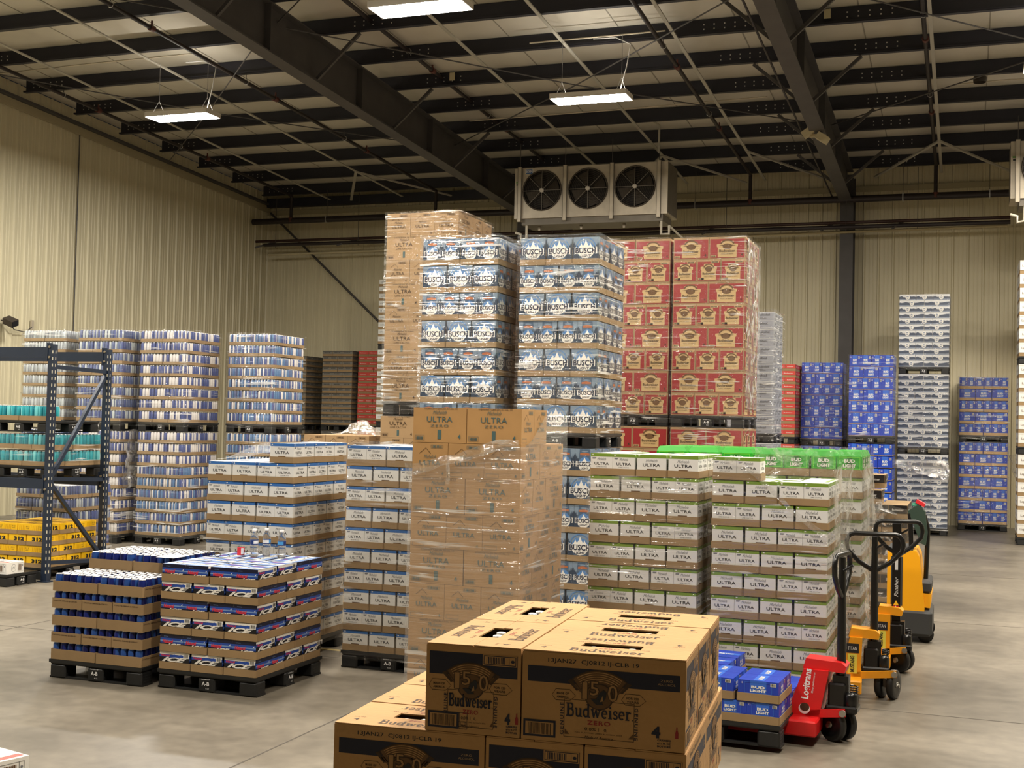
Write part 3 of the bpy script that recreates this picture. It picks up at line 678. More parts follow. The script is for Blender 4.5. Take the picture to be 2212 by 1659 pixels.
def kind_cans(key,name,a,b,h,ht,canh,r,cols,nx,ny,individual=False,lid=None,seeds=3,tm=None):
    K=dict(name=name,cat='tray',a=a,b=b,h=h,root=tray_mesh(a-0.003,b-0.003,ht,tm or kraft_tray),kids=[])
    if key=='hc': K['root']=code_tray(a-0.003,b-0.003,ht)
    if individual: K['cans']=(can_mesh(key,r,canh,cols,12,lid),nx,ny)
    else: K['joined']=[cans_joined(key,r,canh,cols,nx,ny,a-0.012,b-0.012,8,s,lid) for s in range(seeds)]
    KINDS[key]=K
h_blue=mat('h_blue',(24,40,120),0.3,metal=0.3); h_lite=mat('h_lite',(44,84,160),0.3,metal=0.3); h_deep=mat('h_deep',(16,24,84),0.3,metal=0.3)
lidm=mat('can_lid',(226,224,222),0.35,metal=0.5)
kind_cans('hc','blue_can_tray',0.408,0.274,0.1275,0.075,0.1225,0.0325,[h_blue,h_lite,h_deep],6,4,True,lidm)
c_white=mat('c_white',(226,222,220),0.3); c_blue=mat('c_blue',(76,90,146),0.3); c_grey=mat('c_grey',(168,174,182),0.3,metal=0.3); c_pale=mat('c_pale',(196,204,206),0.3); c_dk=mat('c_dk',(96,110,150),0.3)
c_sky=mat('c_sky',(92,128,172),0.3); c_red=mat('c_red',(206,92,84),0.35); teal=mat('teal',(58,168,180),0.35); teal_l=mat('teal_l',(116,206,210),0.35); teal_d=mat('teal_d',(38,136,152),0.35)
kind_cans('n1','slim_can_tray',0.408,0.274,0.176,0.045,0.162,0.029,[c_pale,c_grey,c_pale,c_grey],7,5)
kind_cans('n2','slim_can_tray',0.408,0.274,0.176,0.045,0.162,0.029,[c_dk,c_dk,c_blue,c_pale],7,5)
kind_cans('n3','slim_can_tray',0.408,0.274,0.176,0.045,0.162,0.029,[c_white,c_blue,c_blue,c_white],7,5)
kind_cans('n4','slim_can_tray',0.408,0.274,0.176,0.045,0.162,0.029,[c_sky,c_blue,c_white,c_sky,c_dk],7,5,lid=c_red)
kind_cans('tl','teal_can_tray',0.408,0.274,0.200,0.055,0.175,0.031,[teal,teal_l,teal,teal_d],6,4,True,teal_l)

# ------------------------------------------------------------------ pallets
def pallet(x,y,z,rz,W,D,label,h=0.14,mark=True):
    H=h-0.002
    def deck():
        mb=MB(); mb.box(0,0,H-0.024,W,D,H,black_plastic); mb.box(0.01,0.01,H-0.034,W-0.01,D-0.01,H-0.024,black_plastic); return mb.mesh('pallet_deck')
    def post():
        mb=MB(); mb.cbox(-0.07,-0.07,0.0,0.07,0.07,H-0.034,black_plastic,0.012)
        for k in range(3): mb.box(-0.0715,-0.05,0.03+0.02*k,0.0715,0.05,0.034+0.02*k,black_plastic)
        return mb.mesh('pallet_post')
    def rail():
        mb=MB(); mb.box(0,-0.06,0,W,0.06,0.014,black_plastic); return mb.mesh('pallet_rail')
    root=link('plastic_pallet',cached(('pd',W,D,H),deck),None,(x,y,z),rz); tag(root,label,'pallet','black plastic pallets under the stacks')
    pm_=cached(('pp',H),post); rm=cached(('pr',W),rail)
    for px in (0.075,W/2,W-0.075):
        for py in (0.075,D/2,D-0.075): link('post',pm_,root,(px,py,0))
    for py in (0.075,D/2,D-0.075): link('rail',rm,root,(0,py,0.0))
    if mark:
        for i_,(o,u) in enumerate((((W/2,-0.001,0),(1,0,0)),((W+0.001,D/2,0),(0,1,0)))):
            def mk():
                mb=MB(); F=Face(mb,o,u,(0,0,1),0.001); F.text('A-B',0,H*0.46,0.028,white_print,l=1,bold=0.02); F.text('PROPERTY OF',0,H*0.68,0.008,white_print,l=1); F.text('A-22',0.015,H*0.22,0.010,white_print,l=1)
                return mb.mesh('stencil')
            link('stencil',cached(('ps',W,D,H,i_),mk),root)
    return root

# ------------------------------------------------------------------ stacks
def pinA(a,b,t):
    W=max(2*a,3*b); out=[]
    rows=(('L','L','S') if t==0 else ('S','L','L')); y=0
    for r in rows:
        if r=='L':
            for k in range(2): out.append((a*(k+0.5)*W/(2*a),y+b/2,0))
            y+=b
        else:
            for k in range(3): out.append((W/3*(k+0.5),y+a/2,1))
            y+=a
    return out,W,2*b+a
def pinB(a,b,t):
    W=2*b+a; D=b+2*a
    if t==0: o=[(b/2,a/2,1),(1.5*b,a/2,1),(2*b+a/2,b/2,0),(W-b/2,b+a/2,1),(W-b/2,b+1.5*a,1),(b/2,1.5*a,1),(a/2,2*a+b/2,0),(b+a/2-0.001,a+b/2,0) ]
    else: o=[(a/2,b/2,0),(a+b/2,a/2,1),(a+1.5*b,a/2,1),(W-b/2,1.5*a,1),(W-a/2,2*a+b/2,0),(b/2,b+a/2,1),(b/2,b+1.5*a,1),(b+a/2,a+b/2,0)]
    if t==0: o[-1]=(b+(W-2*b)/2,a+b/2,0)
    else: o[-1]=(b+(W-2*b)/2,a+b/2+0.001,0)
    return o,W,D
CASES=[]
POSN={1:['alone'],2:['left','right'],3:['left','centre','right'],4:['far left','centre left','centre right','far right'],5:['far left','second left','centre','second right','far right']}
def place(kind,root_loc,ang,label,group,rr,faces=None,top=False,sub=None,sid=None):
    K=KINDS[kind]; o=link(K['name'],K['root'],None,root_loc,ang); tag(o,label,K['cat'],group); CASES.append((o,kind,sid))
    for nm,me,l in K['kids']: link(nm,me,o,l)
    if 'joined' in K: tag(link('cans',K['joined'][rr.randrange(len(K['joined']))],o),kind='stuff')
    if 'cans' in K:
        cm,nx,ny=K['cans']; a,b=K['a']-0.012,K['b']-0.012
        for i in range(nx):
            for j in range(ny):
                edge=(i in(0,nx-1)) or (j in(0,ny-1))
                if top or edge: link('can',cm,o,(-a/2+a/nx*(i+0.5),-b/2+b/ny*(j+0.5),0.005),rr.uniform(0,6.28))
    return o
def stack(x,y,z0,rz,kind,n,desc,phrase,group,pat=pinA,t0=0,pal=0.14,palmark=True,sides='FR',topn=None,skip=None,kinds=None,seed=1,jit=0.003,palname=None,fullT=True):
    """n layers from z0 upwards; skip(layer_index_from_bottom, cx, cy) removes cases that are gone"""
    rr=random.Random(seed); z=z0; c,s=cos(rz),sin(rz)
    K=KINDS[kind]; _,W,D=pat(K['a'],K['b'],0)
    if pal: pallet(x-0.005*c,y,z,rz,round(W+0.01,3),round(D+0.01,3),palname or 'black plastic pallet under '+phrase,pal,palmark); z+=pal
    done=[]
    present=[]
    for k in range(n):
        kk=kinds[k] if kinds else kind
        cs,_,_=pat(KINDS[kk]['a'],KINDS[kk]['b'],(t0+k)%2)
        present.append([q for q in cs if not (skip and skip(k,q[0],q[1]))])
    for k in range(n):
        kk=kinds[k] if kinds else kind; Kk=KINDS[kk]
        allc=present[k]; ymin=min((q[1]-(Kk['b'] if q[2]==0 else Kk['a'])/2) for q in allc) if allc else 0
        sel=[]
        for (cx,cy,o) in allc:
            hx,hy=(Kk['a']/2,Kk['b']/2) if o==0 else (Kk['b']/2,Kk['a']/2)
            fr=cy-hy<ymin+0.03; ri=cx+hx>W-0.03; le=cx-hx<0.03; ba=cy+hy>D-0.05
            tp=(k==n-1) or (skip is not None and k>=n-2)
            if (fr and 'F' in sides) or (ri and 'R' in sides) or (le and 'L' in sides) or (ba and 'B' in sides) or (tp and fullT): sel.append((cx,cy,o,fr,ri,le,ba,tp))
        front=sorted([q for q in sel if q[3]],key=lambda q:q[0]); rest=[q for q in sel if not q[3]]
        rs=sorted([q for q in rest if q[4]],key=lambda q:q[1]); ls=sorted([q for q in rest if q[5] and not q[4]],key=lambda q:q[1]); ot=sorted([q for q in rest if not q[4] and not q[5]],key=lambda q:(q[1],q[0]))
        names={}
        for i,q in enumerate(front): names[q]='front '+POSN.get(len(front),POSN[5])[min(i,4)]
        for i,q in enumerate(rs): names[q]=('right side, '+ORD[i+1]+' back')
        for i,q in enumerate(ls): names[q]=('left side, '+ORD[i+1]+' back')
        for i,q in enumerate(ot): names[q]=('middle' if len(ot)==1 else 'middle, '+ORD[i+1]+' back')
        for q in sel:
            cx,cy,o=q[:3]; wx=x+cx*c-cy*s+rr.uniform(-jit,jit)*0.5; wy=y+cx*s+cy*c+rr.uniform(-jit,jit)*0.5
            ang=rz+(pi/2 if o else 0)+(pi if (rr.random()<0.0) else 0)
            lab=f"{desc}, {ORD[n-1-k]} layer down, {names[q]}, {phrase}" if n>1 else f"{desc}, {names[q]}, {phrase}"
            lab=lab.replace('top layer down','top layer')
            place(kk,(wx,wy,z),ang,lab,group,rr,top=q[7],sid=phrase)
        z+=Kk['h']
    return z

# ================================================================== near stack of kraft boxes
def bud_print(F,w,h,L):
    k=1.0 if L else 0.62
    cx=-0.02*w
    u=0.455*k/ (1 if L else 0.93)   # drawing width
    F.rect(-0.465*w,0.665*h,0.465*w,(0.845 if L else 0.925)*h,ink_navy,1)
    if L:
        F.text('13JAN27  CJ0812 IJ-CLB 19',-0.06*w,0.912*h,0.060*h,ink_black,w=0.56*w,l=1,bold=0.012)
        F.text('ZERO',0.385*w,0.775*h,0.026*h,kraft,w=0.075*w,l=2); F.text('ALCOHOL',0.385*w,0.735*h,0.026*h,kraft,w=0.105*w,l=2)
    else:
        F.rect(0.10*w,0.80*h,0.46*w,0.925*h,kraft_near,2); F.frame(0.11*w,0.81*h,0.45*w,0.915*h,0.002,ink_navy,3); F.bars(0.14*w,0.825*h,0.20*w,0.075*h,ink_navy,3,12); F.rect(0.38*w,0.825*h,0.382*w,0.90*h,ink_navy,3); F.ell(0.415*w,0.86*h,0.02*w,0.018*h,ink_navy,3,10)
    # arched banner
    by=0.375*h; r1=0.475*h*(1 if L else 0.95); r0=r1-0.135*h
    F.band(cx,by-0.02*h,r0-0.012*h,r1+0.012*h,radians(131),radians(49),ink_dbrown,2,14); F.band(cx,by-0.02*h,r0,r1,radians(129),radians(51),crest_brown,3,14)
    for q in range(5): F.band(cx,by-0.02*h,r0+0.020*h+q*0.024*h,r0+0.028*h+q*0.024*h,radians(124),radians(56),kraft_near,4,14)
    for s in(-1,1):
        a=radians(90+s*43); px,py=cx+r1*cos(a)*1.0,by-0.02*h+r1*sin(a); qx,qy=cx+r0*cos(a),by-0.02*h+r0*sin(a); F.poly([(px,py+0.02*h),(qx,qy),(qx-s*0.03*h,qy-0.01*h),(px-s*0.045*h,py)][::s],ink_dbrown,2)
    F.poly([(cx-0.30*h,0.655*h),(cx-0.06*h,0.44*h),(cx+0.06*h,0.44*h),(cx+0.30*h,0.655*h),(cx,0.70*h)],crest_brown,2)
    F.ell(cx,0.545*h,0.165*h,0.15*h,ink_dbrown,3,22); F.ell(cx,0.545*h,0.15*h,0.136*h,crest_brown,4,22)
    F.text('1',cx-0.165*h,0.605*h,0.20*h,ink_dbrown,w=0.075*h,l=5,bold=0.06); F.text('1',cx-0.165*h,0.605*h,0.185*h,crest_tan,w=0.055*h,l=6)
    F.text('5',cx-0.055*h,0.635*h,0.17*h,ink_dbrown,w=0.12*h,l=5,bold=0.06); F.text('5',cx-0.055*h,0.635*h,0.155*h,crest_tan,w=0.10*h,l=6)
    F.text('0',cx+0.155*h,0.595*h,0.20*h,ink_dbrown,w=0.13*h,l=5,bold=0.06); F.text('0',cx+0.155*h,0.595*h,0.185*h,crest_tan,w=0.11*h,l=6)
    F.poly([(cx-0.03*h,0.53*h),(cx+0.03*h,0.48*h),(cx+0.075*h,0.53*h),(cx+0.085*h,0.60*h),(cx+0.05*h,0.625*h),(cx+0.0*h,0.585*h)],ink_black,7); F.poly([(cx-0.10*h,0.52*h),(cx-0.03*h,0.455*h),(cx+0.05*h,0.46*h),(cx+0.0*h,0.52*h)],ink_black,7); F.poly([(cx+0.01*h,0.49*h),(cx+0.05*h,0.50*h),(cx+0.04*h,0.56*h)],crest_tan,8)
    for s,t1,t2 in((-1,'MADE OF','AMERICA'),(1,'FOR 150','YEARS')):
        hx=cx+s*0.40*h*(1 if L else 0.92); hx_=[(hx-0.145*h,0.53*h),(hx-0.10*h,0.60*h),(hx+0.06*h,0.60*h),(hx+0.13*h,0.535*h),(hx+0.06*h,0.475*h),(hx-0.10*h,0.475*h)]
        F.stroke(hx_,0.006*h,ink_dbrown,2,True); F.text(t1,hx-0.02*h,0.553*h,0.026*h,ink_dbrown,w=0.14*h,l=2,bold=0.02); F.text(t2,hx-0.02*h,0.512*h,0.026*h,ink_dbrown,w=0.14*h,l=2,bold=0.02)
    # label
    lw=0.215*w if L else 0.245*w
    F.frame(cx-lw,0.070*h,cx+lw,0.495*h,0.0014,ink_dbrown,1)
    F.glyphs(SER,'Budweiser.',cx-lw*0.94,0.305*h,0.150*h,ink_navy,w=lw*1.92,l=4)
    F.text('ZERO',cx,0.248*h,0.050*h,ink_red,w=lw*0.66,l=2,bold=0.02,space=1.15); F.text('0.0%',cx-lw*0.24,0.175*h,0.034*h,ink_dbrown,w=lw*0.32,l=2,bold=0.01); F.text('0.',cx+lw*0.2,0.175*h,0.034*h,ink_dbrown,w=lw*0.10,l=2,bold=0.01); F.rect(cx-0.0006,0.155*h,cx+0.0006,0.195*h,ink_dbrown,2)
    F.text('FULL FLAVORED ZERO ALCOHOL BEER',cx,0.130*h,0.014*h,ink_dbrown,w=lw*1.35,l=2); F.text('Made of America',cx,0.085*h,0.030*h,ink_dbrown,w=lw*0.8,l=3,shear=0.35)
    for s in (-1,1): F.poly([(cx+s*lw*0.97,0.10*h),(cx+s*lw*0.97,0.16*h),(cx+s*lw*0.84,0.10*h)][::s],ink_brown,2)
    for s in (-1,1): F.text('GENUINE',cx+s*(lw+0.018*h/0.4*0.5),0.27*h,0.042*h,ink_navy,w=0.36*h,l=2,bold=0.015,rot=-s*pi/2,space=1.3)
    # barcode, count
    bx0,bx1=(-0.487*w,-0.285*w) if L else (-0.47*w,-0.14*w)
    F.rect(bx0,0.045*h,bx1,0.235*h,ink_navy,2); F.rect(bx0+0.006,0.045*h+0.006,bx1-0.006,0.235*h-0.006,kraft_near,3); F.bars(bx0+0.014,0.075*h,bx1-bx0-0.026,0.125*h,ink_dbrown,4,18)
    if not L: F.frame(bx1+0.001,0.045*h,bx1+0.09*w,0.235*h,0.0012,ink_navy,2); F.text('12',bx1+0.045*w,0.17*h,0.02*h,ink_navy,l=3); F.frame(bx1+0.02*w,0.09*h,bx1+0.07*w,0.13*h,0.001,ink_navy,3)
    qx=0.375*w if L else 0.415*w
    F.text('4',qx-0.022*(1 if L else 0.55),0.205*h,0.13*h,ink_navy,w=0.075*h*(1.35 if L else 0.9),l=2,bold=0.05)
    bx=qx+0.034*(1 if L else 0.42); F.poly([(bx-0.035*h/2*1.0,0.15*h),(bx+0.035*h/2,0.15*h),(bx+0.035*h/2,0.215*h),(bx+0.014*h/2,0.245*h),(bx+0.014*h/2,0.278*h),(bx-0.014*h/2,0.278*h),(bx-0.014*h/2,0.245*h),(bx-0.035*h/2,0.215*h)],ink_red,2)
    for q,t in enumerate(('CARRIERS','6/12 FL OZ','BOTTLES')): F.text(t,qx,(0.120-0.034*q)*h,0.022*h,ink_navy,w=(0.15 if L else 0.13)*h,l=2,bold=0.03)
AB_A,AB_B,AB_H=0.455,0.280,0.247
def bud_body():
    a,b,h=AB_A-0.004,AB_B-0.004,AB_H-0.006
    mb=MB(); t=0.005; c=0.004
    mb.box(-a/2,-b/2,0,a/2,-b/2+t,h,kraft_near); mb.box(-a/2,b/2-t,0,a/2,b/2,h,kraft_near); mb.box(-a/2,-b/2+t,0,-a/2+t,b/2-t,h,kraft_near); mb.box(a/2-t,-b/2+t,0,a/2,b/2-t,h,kraft_near); mb.box(-a/2+t,-b/2+t,0,a/2-t,b/2-t,t,kraft_near)
    for i,F in enumerate(four(mb,a,b,0.0005)): bud_print(F,a if i<2 else b,h,i<2)
    return mb.mesh('kraft_box')
def bud_flap():
    # half of the lid (y<0) with half of the handle slot cut out
    a,b=AB_A-0.006,AB_B-0.006; t=0.004; mb=MB(); sx,sy=0.085,0.030
    mb.box(-a/2,-b/2,0,a/2,-sy,t,kraft_near); mb.box(-a/2,-sy,0,-sx,-0.0012,t,kraft_near); mb.box(sx,-sy,0,a/2,-0.0012,t,kraft_near)
    F=Face(mb,(0,0,t),(1,0,0),(0,1,0),0.0005)
    F.glyphs(SER,'Budweiser',-0.105,-b*0.40,0.045,ink_dbrown,w=0.21,l=1); F.text('ZERO',0.0,-b*0.19,0.013,ink_red,w=0.06,l=1); F.text('BOTTLES',0.09,-b*0.155,0.008,ink_dbrown,l=1)
    F.text('4',-a*0.40,-b*0.30,0.022,ink_dbrown,l=1,bold=0.03); F.text('6/12 OZ',-a*0.40,-b*0.20,0.007,ink_dbrown,l=1)
    return mb.mesh('lid_flap')
glass_brown=mat('bottle_brown',(38,18,8),0.12); capm=mat('bottle_cap',(224,222,218),0.35,metal=0.3)
def bottle_m():
    mb=MB(); mb.lathe([(0.028,0.008),(0.0305,0.02),(0.0305,0.13),(0.026,0.155),(0.0145,0.185),(0.013,0.212),(0.0145,0.213)],12,glass_brown); mb.lathe([(0.0155,0.211),(0.0158,0.214),(0.0145,0.221),(0.009,0.223)],12,capm); return mb.mesh('bottle')
def slot_dark_m():
    mb=MB(); mb.box(-AB_A/2+0.01,-AB_B/2+0.01,0.006,AB_A/2-0.01,AB_B/2-0.01,0.165,ink_black); return mb.mesh('carrier')  # carriers as one solid dark block, added so the slot looks black inside
slot_dark=slot_dark_m()
bbody,bflap,bbot=bud_body(),bud_flap(),bottle_m()
KINDS['az']=dict(name='kraft_box',cat='box',a=AB_A,b=AB_B,h=AB_H,root=bbody,kids=[])
AX,AY,AR=-1.70,3.235,radians(4.5)
def a_box(cx,cy,z,o,label,top,k):
    rr=random.Random(k); c,s=cos(AR),sin(AR)
    p=link('kraft_box',bbody,None,(AX+cx*c-cy*s,AY+cx*s+cy*c,z),AR+(pi/2 if o else 0)+radians(rr.uniform(-0.4,0.4))); tag(p,label,'box','kraft boxes on the nearest pallet')
    f1=link('lid_flap',bflap,p,(0,0,AB_H-0.006)); f2=link('lid_flap',bflap,p,(0,0,AB_H-0.006),pi)
    if top:
        f1.rotation_euler=(radians(rr.uniform(0,1.2)),0,0); f1.location.z+=0.001
        for i in range(3): link('bottle',bbot,p,(-0.055+0.055*i,rr.uniform(-0.010,0.010),0.016))
        link('carrier',slot_dark,p)
    return p
Wn=AB_A+2*AB_B
pallet(AX,AY,0,AR,round(Wn,3),round(2*AB_A,3),'black plastic pallet under the nearest kraft boxes',0.138)
full=[(AB_A/2,AB_B*(i+0.5),0,('front left','left second back','left third back')[i]) for i in range(3)]+[(AB_A+AB_B*(i+0.5),AB_A*(j+0.5),1,(('front centre','front right'),('rear centre','rear right'))[j][i]) for i in range(2) for j in range(2)]
mirr=[(AB_B*(i+0.5),AB_A*(j+0.5),1,(('front left','front centre'),('rear left','rear centre'))[j][i]) for i in range(2) for j in range(2)]+[(2*AB_B+AB_A/2,AB_B*(i+0.5),0,('front right','right second back','right third back')[i]) for i in range(3)]
ORDL=['fifth','fourth','third','second']
for k in range(4):
    for j,(cx,cy,o,nm) in enumerate(full if k%2 else mirr):
        a_box(cx,cy,0.138+k*AB_H,o,f'navy-striped kraft bottle box, {ORDL[k]} layer down, {nm}, nearest stack',k==3,k*10+j)
x0=Wn-AB_A-AB_B
top5=[(x0+AB_B/2,AB_A*(j+0.5),1,('front left','rear left')[j]) for j in range(2)]+[(x0+AB_B+AB_A/2,AB_B*(i+0.5),0,('front right','right second back','right third back')[i]) for i in range(3)]
for j,(cx,cy,o,nm) in enumerate(top5): a_box(cx-0.005,cy,0.138+4*AB_H,o,f'navy-striped kraft bottle box on top layer, {nm}, nearest stack',True,50+j)

# ================================================================== pallet stacks
HB=0.14
stack(-6.455,7.71,0,0,'hc',6,'tray of blue cans','low front left can pallet','blue can trays',t0=0,skip=lambda k,cx,cy:k==5 and cy<0.42)
stack(-5.53,7.765,0,0,'ice',6,'navy carton tray','pallet under water bottles','navy carton trays',t0=1)
stack(-5.96,8.97,0,0,'ub',10,'blue-banded white tray','stack behind water bottles','blue-banded trays',pat=pinB,t0=0,skip=lambda k,cx,cy:k==9 and cx<0.6)
stack(-4.69,9.02,0,0,'ub',10,'blue-banded white tray','stack left of brown boxes','blue-banded trays',pat=pinB,t0=0,seed=2,sides='FRL')
stack(-2.63,8.95,0,0,'ug',10,'green-banded white tray','left green-banded stack','green-banded trays',pat=pinB,t0=0,seed=3)
stack(-1.715,8.95,0,0,'ug',10,'green-banded white tray','right green-banded stack','green-banded trays',pat=pinB,t0=0,seed=4,skip=lambda k,cx,cy:k==9 and not(cx<0.2 and cy<0.2),sides='FR')
stack(-3.62,7.95,0,0,'bz',8,'teal-lettered brown box','film-wrapped centre stack','teal-lettered brown boxes',t0=1,skip=lambda k,cx,cy:k==7 and cy>0.5)
KINDS['lime']['h']=0.2125
z=stack(-1.58,10.15,0,0,'ug',9,'green-banded white tray','rear stack under green carriers','green-banded trays',pat=pinB,t0=0,seed=5)
stack(-1.575,10.15,z,0,'lime',1,'green bottle carrier tray','atop rear right green-banded stack','green carrier trays',t0=0,seed=5,pal=0)
z=stack(-2.45,10.25,0,0,'ug',9,'green-banded white tray','rear stack behind left green-banded stack','green-banded trays',pat=pinB,t0=1,seed=6,sides='F')
stack(-2.445,10.25,z,0,'lime',1,'green bottle carrier tray','atop rear left green-banded stack','green carrier trays',t0=1,seed=6,pal=0)
# two-high wrapped stacks
z=stack(-4.12,11.45,0,0,'busch',6,'mountain-print tray','pile under right mountain stack','mountain-print trays',t0=1)
stack(-4.12,11.45,z,0,'busch',7,'mountain-print tray','upper right mountain stack','mountain-print trays',t0=1,seed=8,sides='FRL')
z=stack(-5.09,11.30,0,0,'busch',6,'mountain-print tray','pile under left mountain stack','mountain-print trays',t0=0,sides='F')
stack(-5.09,11.30,z,0,'busch',7,'mountain-print tray','upper left mountain stack','mountain-print trays',t0=0,seed=9)
z=stack(-6.02,12.36,0,0,'bc2',8,'brown bottle box','pile under tallest brown stack','brown bottle boxes',t0=1,sides='FL')
stack(-6.0,12.36,z,0,'bc',8,'brown bottle box','tallest film-wrapped brown stack','brown bottle boxes',t0=0,seed=10,sides='FRL',pal=0.16)
KINDS['rb'].update(a=0.425,b=0.283,h=0.262,root=b_redbud(0.425,0.283,0.262))
z=stack(-3.28,14.5,0,0,'rb',7,'red bottle box','pile under right red stack','red bottle boxes',t0=0)
stack(-3.28,14.5,z,0,'rb',8,'red bottle box','upper right red stack','red bottle boxes',t0=1,seed=11)
z=stack(-4.17,14.52,0,0,'rb',7,'red bottle box','pile under left red stack','red bottle boxes',t0=0,sides='F')
stack(-4.17,14.52,z,0,'rb',8,'red bottle box','upper left red stack','red bottle boxes',t0=1,seed=12,sides='F')
z=stack(-3.42,18.1,0,0,'sv',13,'silver carton','pile under silver stack','silver cartons',sides='R')
stack(-3.42,18.1,z,0,'sv',14,'silver carton','upper silver stack','silver cartons',seed=2)
z=stack(-3.93,24.65,0,0,'fred',12,'small red carton tray','pile left of blue stacks','red trays at right back',sides='FR',palmark=False)
stack(-3.93,24.65,z,0,'fred',11,'small red carton tray','upper stack left of blue','red trays at right back',sides='FR',palmark=False)
z=stack(-3.08,25.25,0,0,'bub',7,'blue carton pair','pile under left blue stack','blue carton pairs',seed=3)
stack(-3.08,25.25,z,0,'bub',7,'blue carton pair','upper left blue stack','blue carton pairs',seed=4)
z=stack(-2.08,24.2,0,0,'bub2',7,'blue carton pair','pile under middle blue stack','blue carton pairs',seed=5)
stack(-2.08,24.2,z,0,'bub',7,'blue carton pair','upper middle blue stack','blue carton pairs',seed=6)
KINDS['gx'].update(a=0.46,b=0.305,root=b_grey(0.46,0.305,0.1165))
z=0
for i,(ph) in enumerate(('lowest grey pile','middle grey pile','highest grey pile')):
    z=stack(-1.24,25.2,z,0,'gx',12,'grey mountain carton',ph+' at back','grey mountain cartons',seed=20+i,t0=i%2)
KINDS['bly'].update(a=0.46,b=0.31,h=0.235,root=tray_mesh(0.457,0.307,0.055,kraft_pale)); cmy=c_bud(0.15,0.30,0.226,0.055,0.002,False,'6')
KINDS['bly']['kids']=[('carton',cmy,(-0.46/2+0.46/3*(i+0.5),0,0)) for i in range(3)]
z=stack(-0.14,27.0,0,0,'bly',7,'blue bottle tray','pile at right back wall','blue bottle trays',seed=30,sides='FRL')
stack(-0.14,27.0,z,0,'bly',5,'blue bottle tray','upper stack at right back wall','blue bottle trays',seed=31,sides='FRL')
kind_box('zw','white_label_tray','case',0.41,0.275,0.245,b_far(0.41,0.275,0.245,white_card,0.065,white_card,ink_brown,'Lager'))
z=0
for i,(n_,ph) in enumerate(((6,'lowest pile'),(6,'middle pile'),(7,'highest pile'))):
    z=stack(0.87,24.0,z,0,'zw',n_,'white labelled kraft tray',ph+' at right edge','white trays at right edge',seed=40+i,t0=i%2,sides='FL')
# far left can stacks
NS=[('n1','n2',-14.07,15.95,'far left'),('n2','n3',-12.95,15.88,'second from left'),('n3','n3',-11.97,16.10,'third from left'),('n4','n4',-10.88,16.85,'fourth from left')]
for i,(ku,kl,x,y,ph) in enumerate(NS):
    if i==2: z=stack(x,y,0,0,kl,9,'tray of slim cans','lower pile '+ph,'slim can trays',seed=50+i,kinds=['n4']*6+['n3']*3)
    else: z=stack(x,y,0,0,kl,9,'tray of slim cans','lower pile '+ph,'slim can trays',seed=50+i)
    stack(x,y,z,0,ku,8,'tray of slim cans','upper pile '+ph,'slim can trays',seed=60+i,t0=1)
stack(-12.0,13.55,0,0,'n2',5,'tray of navy cans','stack behind yellow cartons','navy slim can trays',seed=70)
stack(-11.03,12.05,0,0,'yel',4,'yellow carton tray','pallet under the rack','yellow carton trays',t0=1,seed=71)
z=stack(-11.03,12.08,1.2,0,'tl',2,'tray of teal cans','pallet on rack beam','teal can trays',t0=0,seed=72)
stack(-11.10,12.08,z,0,'tl',1,'tray of teal cans','upper pallet on the rack','teal can trays',t0=0,seed=73,skip=lambda k,cx,cy:cy>0.3)
# far back left
z=stack(-14.72,26.95,0,0,'fdk',12,'dark carton tray','dark pile at far back','dark trays at back wall',seed=80,palmark=False)
stack(-14.72,26.95,z,0,'fdk',14,'dark carton tray','upper dark far stack','dark trays at back wall',seed=81,palmark=False)
z=stack(-15.97,26.95,0,0,'fdk',12,'dark carton tray','pile beside far can stacks','dark trays at back wall',seed=82,palmark=False,sides='R')
stack(-15.97,26.95,z,0,'fdk',13,'dark carton tray','upper stack beside far can stacks','dark trays at back wall',seed=83,palmark=False,sides='FR')
z=stack(-13.80,27.05,0,0,'fred',12,'red carton tray','red pile at far back','red trays at back wall',seed=84,palmark=False,sides='F')
stack(-13.80,27.05,z,0,'fred',14,'red carton tray','upper red far stack','red trays at back wall',seed=85,palmark=False,sides='F')
z=0
for i,n_ in enumerate((10,10,9)): z=stack(-12.78,26.0,z,0,'fwh',n_,'plain white tray',('lowest','middle','highest')[i]+' far white pile','white trays at back wall',seed=86+i,palmark=False,sides='F',pat=pinB)
stack(-7.32,13.0,0,0,'bc2',7,'brown bottle box','pile with brown lids left','brown bottle boxes',t0=1,seed=90,sides='FR')
# low blue pallet on the red truck and dark cartons behind the trucks
stack(-1.89,7.86,0.03,radians(-3),'blt',2,'blue carton tray','low pallet on red truck','blue carton trays',t0=0,seed=91,skip=lambda k,cx,cy:k==1 and cy>0.43 and cx>0.45)
stack(-1.39,14.1,0,0,'bk',9,'black carton tray','stack behind yellow trucks','black carton trays',seed=92,skip=lambda k,cx,cy:k>=7 and cx>0.55,sides='FR')
